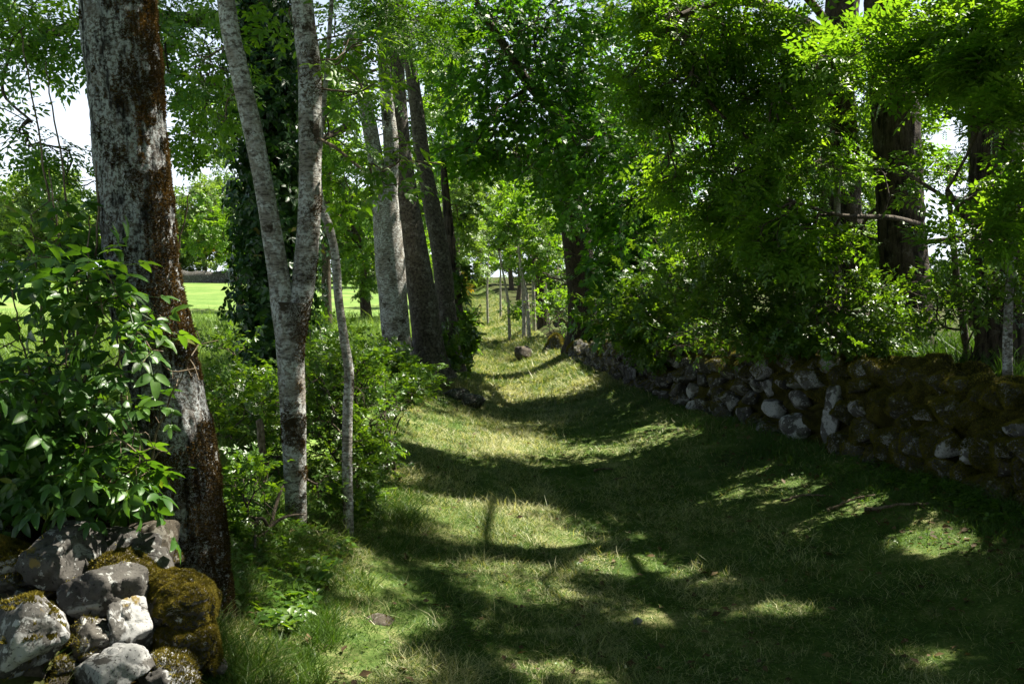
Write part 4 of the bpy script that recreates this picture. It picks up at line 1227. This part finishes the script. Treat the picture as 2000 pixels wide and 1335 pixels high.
shrub("bush", "small yellow-green bush at the foot of the twin-stemmed tree", gbase(500, 5.8), [pblob(490, 980, 5.7, 42, 80, .2, 110), pblob(500, 1070, 5.6, 40, 40, .2, 60), pblob(635, 960, 6.6, 34, 80, .2, 80), pblob(540, 940, 7.0, 50, 90, .25, 110)], 'hedge', size=.04, tm='trio', k=6, L=.12, seed=57, group=GL)
shrub("bush", "bush filling the gap behind the twin-stemmed tree", gbase(600, 9.6), [pblob(610, 730, 9.2, 80, 55, .5, 230), pblob(560, 800, 8.6, 60, 70, .5, 190), pblob(650, 680, 10, 50, 40, .5, 90)], 'hedge', size=.055, tm='trio', k=6, L=.18, seed=58, group=GL)
shrub("bush", "dark bush at the foot of the pale forked bank trunk", gbase(790, 14.6), [pblob(790, 735, 13.6, 55, 45, .5, 200), pblob(740, 700, 13.8, 50, 50, .6, 180), pblob(870, 690, 16.5, 30, 50, .4, 100)], 'hedge', size=.08, tm='trio', k=6, L=.2, seed=59, group=GL)
shrub("bush", "low shaded bush at the lane edge right of the thin sapling", gbase(750, 8.6), [pblob(770, 770, 9.0, 50, 45, .4, 170), pblob(735, 880, 7.8, 30, 40, .25, 60)], 'hedge', size=.045, tm='trio', k=6, L=.15, seed=60, group=GL)

# -- big-leaved shrub, left foreground
rs = np.random.RandomState(61)
root = thing("leafy_shrub", "big-leaved shrub covering the left of the mossy trunk above the stones", "shrub", at(200, 1060, 4.55))
b0 = at(200, 1060, 4.55)
ends = [(40, 60, 4.9), (95, 330, 4.7), (60, 420, 4.4), (190, 200, 4.48), (175, 420, 4.4), (20, 560, 4.2), (300, 600, 4.2), (370, 700, 4.05), (120, 640, 4.2), (230, 640, 4.2), (70, 760, 4.2), (340, 870, 4.1), (40, 900, 4.3), (372, 375, 4.75), (130, 480, 4.6), (90, 120, 4.9)]
wood, bag = [], Bag()
for i, (px, py, D) in enumerate(ends):
    e = at(px, py, D)
    b = b0 + np.array([rs.normal() * .10, rs.normal() * .06, -.1])
    m = b + (e - b) * .5 + np.array([rs.normal() * .05, rs.normal() * .04, .08])
    P = spline(np.array([b, m, e]), 30)
    P[1:-1] += rs.normal(size=(28, 3)) * .004
    V, Q = tube(P, np.linspace(.010 if py < 500 else .008, .0028, 30), 7)
    bag.quads(V, Q)
    wood.append(P)
bag.build("stems", M['twig'], root, smooth=True)
W = np.concatenate(wood)
blobs = [pblob(100, 720, 4.25, 120, 90, .25, 44), pblob(235, 640, 4.15, 70, 70, .14, 20), pblob(365, 740, 4.0, 36, 26, .05, 10), pblob(100, 865, 4.35, 120, 75, .25, 70), pblob(215, 870, 4.15, 70, 90, .15, 40),
         pblob(60, 520, 4.4, 70, 80, .25, 18), pblob(150, 430, 4.55, 40, 50, .15, 10), pblob(180, 570, 4.25, 60, 50, .15, 16), pblob(60, 950, 4.35, 90, 30, .15, 22), pblob(215, 925, 4.2, 70, 30, .12, 18), pblob(285, 640, 4.1, 30, 40, .05, 5), pblob(30, 830, 4.4, 60, 110, .2, 22), pblob(400, 660, 4.1, 40, 20, .05, 4)]
tips = blob_tips(blobs, rs, 4, .5)
nd, par, tid = grow(W, tips, rs, .3, .12)
branches(nd, par, len(W), .0022, 2.6).build("twigs", M['twig'], root, smooth=True)
V, T, r = sprays(nd[tid], nd[tid] - nd[np.maximum(par[tid], 0)], rs, 3, .12, .165, 'fine', .5, .3)
mesh_np("foliage", V, T, None, M['shrub'], root, rnd=r)

# ------------------------------------------------------------------ trees further off
def px_tree(name, label, px, base_py, D, stem_w, top_py, blobs, leaf, seed, size, group=None, lean=0, k=6, L=None, tm='clump', bark='bark_brown', curve=6):
    b = at(px, base_py, D)
    b[2] = ground_at(b[0], b[1])
    stem_w = stem_w * (.8 if bark == 'bark_pale' else 1)
    rows = [(px + lean * f + curve * math.sin(3 * f + seed), base_py + (top_py - base_py) * f, stem_w * (1 - .6 * f)) for f in np.linspace(0, 1, 6)]
    s, r = stem_px(rows, D)
    s[0] = b - np.array([0, 0, .1])
    return tree(name, label, b, [(s, r, 14)], bark, blobs, leaf, k=k, L=L or size * 2.2, size=size, tm=tm, seed=seed, group=group, droop=.3, tilt=.8, r_tip=.01, stem_seg=.3, from_frac=.35, step=.8,
                trunk_kw=dict(rough=.03, fiss=0, lump=.08), filt=True, clump=.22, clus=10)

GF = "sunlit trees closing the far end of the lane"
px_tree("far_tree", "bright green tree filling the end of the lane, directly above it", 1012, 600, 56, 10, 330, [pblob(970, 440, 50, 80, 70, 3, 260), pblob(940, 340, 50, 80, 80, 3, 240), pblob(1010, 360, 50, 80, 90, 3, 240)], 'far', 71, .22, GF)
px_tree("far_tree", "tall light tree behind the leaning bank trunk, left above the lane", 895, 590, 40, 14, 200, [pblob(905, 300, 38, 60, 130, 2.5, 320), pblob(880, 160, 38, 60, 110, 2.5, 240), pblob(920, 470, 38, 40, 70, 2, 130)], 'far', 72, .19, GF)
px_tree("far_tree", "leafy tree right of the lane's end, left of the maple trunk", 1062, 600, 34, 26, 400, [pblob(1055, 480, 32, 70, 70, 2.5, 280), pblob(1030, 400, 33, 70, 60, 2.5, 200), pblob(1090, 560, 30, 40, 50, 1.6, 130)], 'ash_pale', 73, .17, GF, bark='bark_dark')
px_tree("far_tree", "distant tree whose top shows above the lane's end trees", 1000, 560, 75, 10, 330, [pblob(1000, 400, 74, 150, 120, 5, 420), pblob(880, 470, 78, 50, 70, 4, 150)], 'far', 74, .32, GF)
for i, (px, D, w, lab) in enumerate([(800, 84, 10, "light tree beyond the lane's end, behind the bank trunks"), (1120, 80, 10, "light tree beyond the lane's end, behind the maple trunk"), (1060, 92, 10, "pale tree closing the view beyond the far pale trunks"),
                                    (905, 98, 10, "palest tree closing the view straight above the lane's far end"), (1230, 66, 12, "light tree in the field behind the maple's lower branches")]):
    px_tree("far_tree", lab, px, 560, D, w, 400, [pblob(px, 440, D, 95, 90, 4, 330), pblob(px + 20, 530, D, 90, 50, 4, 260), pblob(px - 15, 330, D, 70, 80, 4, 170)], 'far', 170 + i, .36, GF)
GV_ = "pale slim trunks beside the far lane"
for i, (px, by, ty, lean, w, D, lab) in enumerate([
        (953, 600, 470, 0, 6, 42, "thin pale upright trunk, leftmost beside the far lane"), (978, 590, 470, -4, 6, 44, "thin pale trunk second from the lane's far end"), (996, 622, 490, -22, 8, 32, "pale trunk leaning left with its foot on the lane bank"),
        (1024, 615, 440, -14, 11, 31, "thicker pale trunk of the far pair by the bank"), (1034, 612, 470, -22, 9, 30.5, "pale trunk crossing just right of the thicker one"), (1044, 600, 440, -4, 9, 33, "grey upright trunk right of the far pale pair")]):
    px_tree("young_tree", lab, px, by, D, w, ty, [pblob(px + lean, ty - 20, D, 34, 50, 1.2, 60)], 'ash_pale', 80 + i, .15, GV_, lean=lean, bark='bark_pale', curve=2)
GM = "light green trees beyond the left bank"
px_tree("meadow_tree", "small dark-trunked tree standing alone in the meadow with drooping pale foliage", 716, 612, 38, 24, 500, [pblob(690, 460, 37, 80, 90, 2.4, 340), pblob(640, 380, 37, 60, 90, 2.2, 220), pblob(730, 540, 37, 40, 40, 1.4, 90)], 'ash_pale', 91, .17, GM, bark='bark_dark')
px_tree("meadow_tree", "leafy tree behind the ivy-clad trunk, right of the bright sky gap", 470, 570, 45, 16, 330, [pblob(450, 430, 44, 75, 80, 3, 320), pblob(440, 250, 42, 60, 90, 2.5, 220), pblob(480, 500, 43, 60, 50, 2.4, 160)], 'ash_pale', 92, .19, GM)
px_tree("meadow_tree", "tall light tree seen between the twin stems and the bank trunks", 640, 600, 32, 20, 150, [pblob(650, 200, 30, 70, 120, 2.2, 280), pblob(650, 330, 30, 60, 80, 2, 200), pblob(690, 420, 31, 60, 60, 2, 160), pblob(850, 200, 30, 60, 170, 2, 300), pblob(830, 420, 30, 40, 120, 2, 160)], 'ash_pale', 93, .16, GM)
# right beyond the wall
GX_ = "trees in the field beyond the right wall"
px_tree("field_tree", "sunlit tree beyond the wall seen between the left and middle trunks", 1700, 640, 30, 20, 200, [pblob(1690, 340, 28, 90, 150, 2.5, 420), pblob(1560, 300, 28, 130, 190, 2.5, 520), pblob(1680, 560, 28, 110, 60, 2, 260), pblob(1540, 520, 28, 120, 60, 2, 260)], 'ash_pale', 95, .16, GX_)
px_tree("field_tree", "sunlit tree beyond the wall framing the bright sky gap", 1900, 640, 26, 20, 100, [pblob(1840, 110, 24, 140, 110, 2.2, 480), pblob(1980, 120, 24, 60, 130, 2, 200), pblob(1930, 330, 24, 60, 160, 2, 300), pblob(1870, 560, 25, 110, 45, 1.5, 220), pblob(1970, 480, 24, 50, 110, 1.5, 220), pblob(1700, 470, 27, 60, 90, 1.5, 200), pblob(1780, 520, 25, 60, 60, 1.5, 130)], 'ash_pale', 96, .15, GX_)
px_tree("field_tree", "leafy tree beyond the wall behind the maple's low dark branches", 1400, 640, 33, 20, 200, [pblob(1380, 200, 30, 160, 190, 2.5, 620), pblob(1340, 480, 28, 150, 110, 2.5, 460), pblob(1480, 420, 30, 90, 120, 2.2, 300)], 'ash', 97, .18, GX_)

# distant tree line across the meadow
rs = np.random.RandomState(101)
GD = "trees along the far side of the meadow"
protos = []
def far_proto(seed, label):
    rs_ = np.random.RandomState(seed)
    w, h = rs_.uniform(3.4, 4.6), rs_.uniform(8.5, 11)
    base = np.array([0, 0, 0.0])
    pts = np.array([[0, 0, -.3], [.1, 0, h * .3], [-.1, .1, h * .6], [0, 0, h * .85]])
    bl = [((0, 0, h * .62), (w, w, h * .34), 260), ((rs_.normal() * 1.5, 0, h * .35), (w * 1.1, w, h * .22), 200), ((rs_.normal(), 0, h * .85), (w * .55, w * .55, h * .2), 90)]
    return tree("distant_tree", label, base, [(pts, np.array([.3, .24, .18, .08]), 10)], 'bark_brown', bl, 'far', k=6, L=1.0, size=.5, tm='clump', seed=seed, group=GD, droop=.2, tilt=.9, r_tip=.02, stem_seg=.8, from_frac=.3, step=1.5, filt=False,
                clump=.5, clus=6, trunk_kw=dict(rough=0, fiss=0, lump=.05))
def copy_thing(o, loc, rz, sc, label):
    c = o.copy()
    scene.collection.objects.link(c)
    c.location, c.rotation_euler, c.scale, c["label"] = loc, (0, 0, rz), (sc, sc, sc), label
    for ch in list(o.children):
        k = ch.copy()
        scene.collection.objects.link(k)
        k.parent = c
    return c
spots = [(10, 112, 1.0, "rounded distant tree far left across the meadow"), (35, 112, .95, "distant tree left of the big trunk across the meadow"), (95, 104, 1.1, "tallest distant tree left of the big trunk across the meadow"),
         (165, 116, .9, "distant tree just left of the big trunk, partly behind it"), (345, 110, .85, "distant tree just right of the big trunk across the meadow"), (400, 104, .95, "distant tree under the bright sky gap across the meadow"),
         (462, 114, 1.0, "distant tree left of the ivy-clad trunk across the meadow"), (560, 112, .9, "distant tree seen between the twin stems across the meadow"), (660, 118, .9, "distant tree seen behind the crooked sapling"),
         (730, 126, 1.0, "distant tree behind the meadow tree with the dark trunk")]
protos = [far_proto(131, spots[0][3]), far_proto(137, spots[1][3]), far_proto(149, spots[2][3])]
for i, (px, D, sc, lab) in enumerate(spots):
    p = at(px, 600, D)
    loc = (p[0], p[1], ground_at(p[0], p[1]))
    if i < 3:
        protos[i].location, protos[i].scale = loc, (sc, sc, sc)
    else:
        copy_thing(protos[i % 3], loc, rs.uniform(0, 6.28), sc, lab)
# hedge and old wall at the far edge of the meadow
def far_wall():
    rs_ = np.random.RandomState(8)
    a, b = at(330, 540, 98), at(560, 540, 100)
    n = 60
    P = a + (b - a) * np.linspace(0, 1, n)[:, None]
    P[:, 2] = H(P[:, 0], P[:, 1])
    hh = .9 + .5 * fbm(xy3(np.arange(n) * .3, np.zeros(n)), 3, 2)
    prof = np.array([[-.4, -.2], [-.35, .6], [-.2, 1.0], [.2, 1.0], [.35, .6], [.4, -.2]])
    V = np.stack([np.repeat(P[:, None, 0], 6, 1), P[:, None, 1] + prof[None, :, 0], P[:, None, 2] + prof[None, :, 1] * hh[:, None]], -1).reshape(-1, 3)
    V = V + .12 * (np.stack([fbm(V * 1.5, 2, 1), fbm(V * 1.5, 2, 2), fbm(V * 1.5, 2, 3)], 1) - .5)
    i, j = np.meshgrid(np.arange(n - 1), np.arange(5), indexing='ij')
    Q = np.stack([i * 6 + j, (i + 1) * 6 + j, (i + 1) * 6 + j + 1, i * 6 + j + 1], -1).reshape(-1, 4)
    o = mesh_np("field_wall", V, None, Q, M['stone_dark'])
    tag(o, "dark dry stone field wall at the far edge of the sunlit meadow", "wall")
    move_origin(o, P[n // 2])
far_wall()
GB = "yellow flowering broom bushes"
for i, (px, py, D, r_, lab) in enumerate([(900, 556, 47, 12, "yellow broom bush at the far end of the lane beside the slim trunk"), (392, 482, 101, 18, "yellow broom bush across the meadow under the sky gap"), (455, 486, 103, 12, "smaller yellow broom bush across the meadow, further right")]):
    shrub("broom_bush", lab, gbase(px, D), [pblob(px, py, D, r_, r_ * .8, .6, 60)], 'broom', k=5, L=.4, size=.16, tm='clump', seed=110 + i, group=GB, nstem=4, filt=False, sp=.3)
GH = "hedge bushes at the meadow edge"
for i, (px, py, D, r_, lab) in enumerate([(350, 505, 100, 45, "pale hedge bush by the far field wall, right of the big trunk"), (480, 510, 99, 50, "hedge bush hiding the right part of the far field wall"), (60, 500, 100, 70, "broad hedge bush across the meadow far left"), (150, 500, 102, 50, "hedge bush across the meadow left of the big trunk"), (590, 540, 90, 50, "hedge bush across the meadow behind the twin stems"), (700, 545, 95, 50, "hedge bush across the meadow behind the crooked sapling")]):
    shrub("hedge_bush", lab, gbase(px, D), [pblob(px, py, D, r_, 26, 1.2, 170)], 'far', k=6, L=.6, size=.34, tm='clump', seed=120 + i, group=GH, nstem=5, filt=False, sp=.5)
shrub("bush", "bright bush on the tumbled wall left of the maple trunk", gbase(1085, 27), [pblob(1085, 600, 26, 45, 40, .9, 220), pblob(1170, 620, 23, 30, 30, .6, 110), pblob(1020, 610, 32, 30, 20, .8, 80)], 'ash_pale', k=6, L=.3, size=.13, tm='trio', seed=63)
shrub("bush", "low bright bush at the left edge of the far lane", gbase(905, 24), [pblob(905, 660, 23, 20, 34, .4, 110), pblob(915, 610, 32, 14, 26, .5, 80)], 'ash_pale', k=6, L=.25, size=.11, tm='trio', seed=64)

# ------------------------------------------------------------------ grass and litter
def grass(name, n, ymin, ymax, xa, xb, length, width, rs, lean, lo, hi, mat='grass', power=1.0, patch=None, flat=0.0):
    u = rs.rand(n)
    y = (ymin ** -power + u * (ymax ** -power - ymin ** -power)) ** (-1 / power)
    x = xa(y) + rs.rand(n) * (xb(y) - xa(y))
    k = np.ones(n, bool)
    if patch is not None:
        k &= patch(x, y) > rs.rand(n)
    k &= ((x + 1.72) / .62) ** 2 + ((y - 3.95) / .95) ** 2 > .25 + .75 * rs.rand(n)
    x, y = x[k], y[k]
    n = len(x)
    P = np.stack([x, y, H(x, y) - .004], 1)
    d = rand_dir(rs, n) * lean
    d[:, 2] = np.abs(d[:, 2]) * .3
    d = nrm(d + np.array([0, 0, 1.0]))
    s = nrm(np.cross(d, nrm(rand_dir(rs, n) * (1 - flat) + np.array([0, 0, 1.0]) * flat * 1.5)))
    sc = np.clip(y / 6, .8, 4) ** .6
    tus = .55 + 1.5 * np.clip(fbm(xy3(x * 4.5, y * 4.5), 2, 81) - .35, 0, 1) * 1.6
    L = (length * tus * (.4 + .9 * rs.rand(n)) * sc ** .5)[:, None]
    w = (width * (.6 + .8 * rs.rand(n)) * sc)[:, None]
    bend = nrm(rand_dir(rs, n) * np.array([1, 1, .05])) * L * .35
    mid = P + d * L * .55
    V = np.stack([P - s * w / 2, P + s * w / 2, mid + s * w * .36, mid - s * w * .36, P + d * L + bend * np.array([1, 1, .6])], 1).reshape(-1, 3)
    b = (np.arange(n) * 5)[:, None]
    T = np.concatenate([b + np.array([0, 1, 2]), b + np.array([0, 2, 3]), b + np.array([3, 2, 4])])
    f = fbm(np.stack([x * 2.0, y * 1.3, x * 0], 1), 3, 40)
    r = np.clip(lo + (hi - lo) * (.55 * rs.rand(n) + .9 * (f - .25)), 0, 1)
    return mesh_np(name, V, T, None, M[mat], None, rnd=np.concatenate([r, r, r]), kind="stuff")

rs = np.random.RandomState(200)
LXA, LXB = (lambda y: xl(y) - .35), (lambda y: xr(y) + .12)
o = grass("mown_grass", 240000, 3.3, 20, LXA, LXB, .042, .0042, rs, 1.6, .0, .80, flat=.4, patch=lambda x, y: np.clip(1.5 * fbm(xy3(x * 1.6, y * 1.2), 3, 66) - .05, .25, 1))
tag(o, "short mown grass covering the sunken lane", "grass", kind="stuff")
o = grass("mown_grass", 90000, 18, 95, LXA, LXB, .06, .007, rs, 1.0, .1, .95, power=.6)
tag(o, "sunlit mown grass on the far stretch of lane", "grass", kind="stuff")
hay = lambda x, y: np.clip((fbm(xy3((x - xl(y)) * 2.4, y * .55), 4, 71) - .40) * 5 + .4 * (x < .3), .05, 1) * np.clip(1.15 - .55 * (x - .4), .12, 1)
o = grass("hay_clippings", 330000, 3.3, 18, LXA, LXB, .085, .0034, rs, 7.0, .60, 1.05, patch=hay, flat=.75)
tag(o, "dry pale hay clippings lying over the mown lane", "hay", kind="stuff")
o = grass("hay_clippings", 90000, 16, 70, LXA, LXB, .10, .006, rs, 6.0, .55, 1.0, flat=.75, power=.5)
tag(o, "pale hay clippings drying on the far sunlit lane", "hay", kind="stuff")
o = grass("verge_grass", 34000, 3.4, 8.0, lambda y: xl(y) - .45, lambda y: xl(y) + .10 + .55 * fbm(xy3(y * 2.2, y * 0), 3, 44), .10, .0042, rs, 1.2, .1, .98, patch=lambda x, y: np.clip(1.6 * fbm(xy3(x * 2, y * 2), 2, 5) - .2, 0, 1))
tag(o, "longer green grass on the left verge below the trunks", "grass", kind="stuff")
o = grass("verge_grass", 16000, 4.5, 12.0, lambda y: xr(y) - .5, lambda y: xr(y) + .08, .10, .005, rs, .9, .0, .5, patch=lambda x, y: np.clip(1.8 * fbm(xy3(x * 2, y * 2), 2, 6) - .35, 0, 1))
tag(o, "shaded grass tufts along the foot of the right wall", "grass", kind="stuff")
o = grass("meadow_grass", 130000, 5.0, 40, lambda y: -y * .56 - .6, lambda y: xl(y) - .8, .24, .007, rs, .6, .1, 1.0, mat='meadow_grass', power=.7)
tag(o, "tall bright meadow grass beyond the left bank", "grass", kind="stuff")
o = grass("undergrowth", 26000, 6.0, 18, lambda y: xr(y) + .9, lambda y: xr(y) + 3.4, .24, .009, rs, .9, .0, .45, power=.6)
tag(o, "grassy undergrowth on the raised ground behind the right wall", "undergrowth", kind="stuff")

def scatter(name, n, xa, xb, y0, y1, size, tm, mat, rs, label, cat, lift=.008, flat=.35, power=1.0):
    u = rs.rand(n)
    y = (y0 ** -power + u * (y1 ** -power - y0 ** -power)) ** (-1 / power)
    x = xa(y) + rs.rand(n) * (xb(y) - xa(y))
    P = np.stack([x, y, H(x, y) + lift], 1)
    A = nrm(rand_dir(rs, n) * np.array([1, 1, .25]))
    U = np.array([[0, 0, 1.0]]) + rand_dir(rs, n) * flat
    v, t, r = put_leaves(P, A, U, size * (.5 + rs.rand(n)), tm, rs)
    o = mesh_np(name, v, t, None, M[mat], None, rnd=r, kind="stuff")
    return tag(o, label, cat, kind="stuff")
scatter("dead_leaves", 900, LXA, LXB, 3.4, 14, .045, 'oval', 'dead_leaf', rs, "brown dead leaves strewn over the grassy lane", "leaves", .02, .7)
scatter("dead_leaves", 1100, lambda y: xr(y) - .9, lambda y: xr(y) + .1, 4.0, 13, .05, 'oval', 'dead_leaf', rs, "dark leaf litter along the foot of the right wall", "leaves", .015, .8)
scatter("clover", 1600, lambda y: xl(y) + .1, lambda y: xr(y) - .2, 3.5, 12, .022, 'trio', 'hedge', rs, "clover leaves dotted through the mown grass of the lane", "clover", .025, .5)
scatter("ground_cover", 1500, lambda y: xl(y) - .9, lambda y: xl(y) + .15, 4.6, 9, .055, 'trio', 'hedge', rs, "low leafy weeds under the left bank bushes", "weeds", .05, .6)
scatter("ground_cover", 900, lambda y: xr(y) - .35, lambda y: xr(y) + .05, 5.0, 9, .05, 'trio', 'hedge', rs, "small green weeds at the foot of the right wall", "weeds", .05, .6)

scatter("dead_leaves", 420, lambda y: y * 0 - 2.3, lambda y: y * 0 - 1.15, 3.3, 5.0, .04, 'oval', 'dead_leaf', rs, "dead leaves caught among the tumbled stones", "leaves", .012, .8)
def stick(label, rows, r0, seed, mat='twig', name="fallen_stick"):
    rs_ = np.random.RandomState(seed)
    P = []
    for px, py, D in rows:
        p = at(px, py, ground_D(px, py))
        P.append(p)
    P = spline(np.array(P), 24)
    P[:, 2] = H(P[:, 0], P[:, 1]) + .028 + rs_.normal(size=24) * .003
    P[:, :2] += rs_.normal(size=(24, 2)) * .006
    V, Q = tube(P, np.linspace(r0, r0 * .4, 24), 8)
    o = mesh_np(name, V, None, Q, M[mat], smooth=True)
    tag(o, label, "stick")
    move_origin(o, P[0])
stick("long bare stick lying on the lane below the big white wall stone", [(1525, 985, 7.4), (1575, 972, 7.6), (1610, 975, 7.6)], .014, 1)
stick("thin bent branch on the ground near the foot of the right wall", [(1615, 1003, 7.2), (1660, 985, 7.4), (1710, 975, 7.5)], .014, 2)
stick("thick dead branch lying nearest the right wall foot", [(1690, 1002, 7.1), (1750, 993, 7.2), (1815, 992, 7.2)], .016, 3)
stick("short pale stick lying in the middle of the lane", [(1158, 926, 8.5), (1178, 921, 8.6), (1196, 922, 8.6)], .014, 4)
stick("small pale stick on the lane right of the other pale one", [(1200, 942, 8.2), (1212, 938, 8.25), (1224, 938, 8.25)], .010, 5)
s, r = stem_px([(514, 892, 14), (510, 850, 15), (506, 820, 13)], 6.2)
s[0, 2] -= .2
V, Q = trunk_mesh(s, r, sides=16, seg=.03, seed=5, lump=.1)
V = np.concatenate([V, [s[-1] + np.array([0, 0, .01])]])
cap = len(V) - 1
top = np.arange(cap - 16, cap)
o = mesh_np("fence_post", V, np.array([(top[i], top[(i + 1) % 16], cap) for i in range(16)]), Q, M['twig'], smooth=False)
tag(o, "short weathered wooden post half hidden between big trunk and twin-stemmed tree", "post")
move_origin(o, s[0])
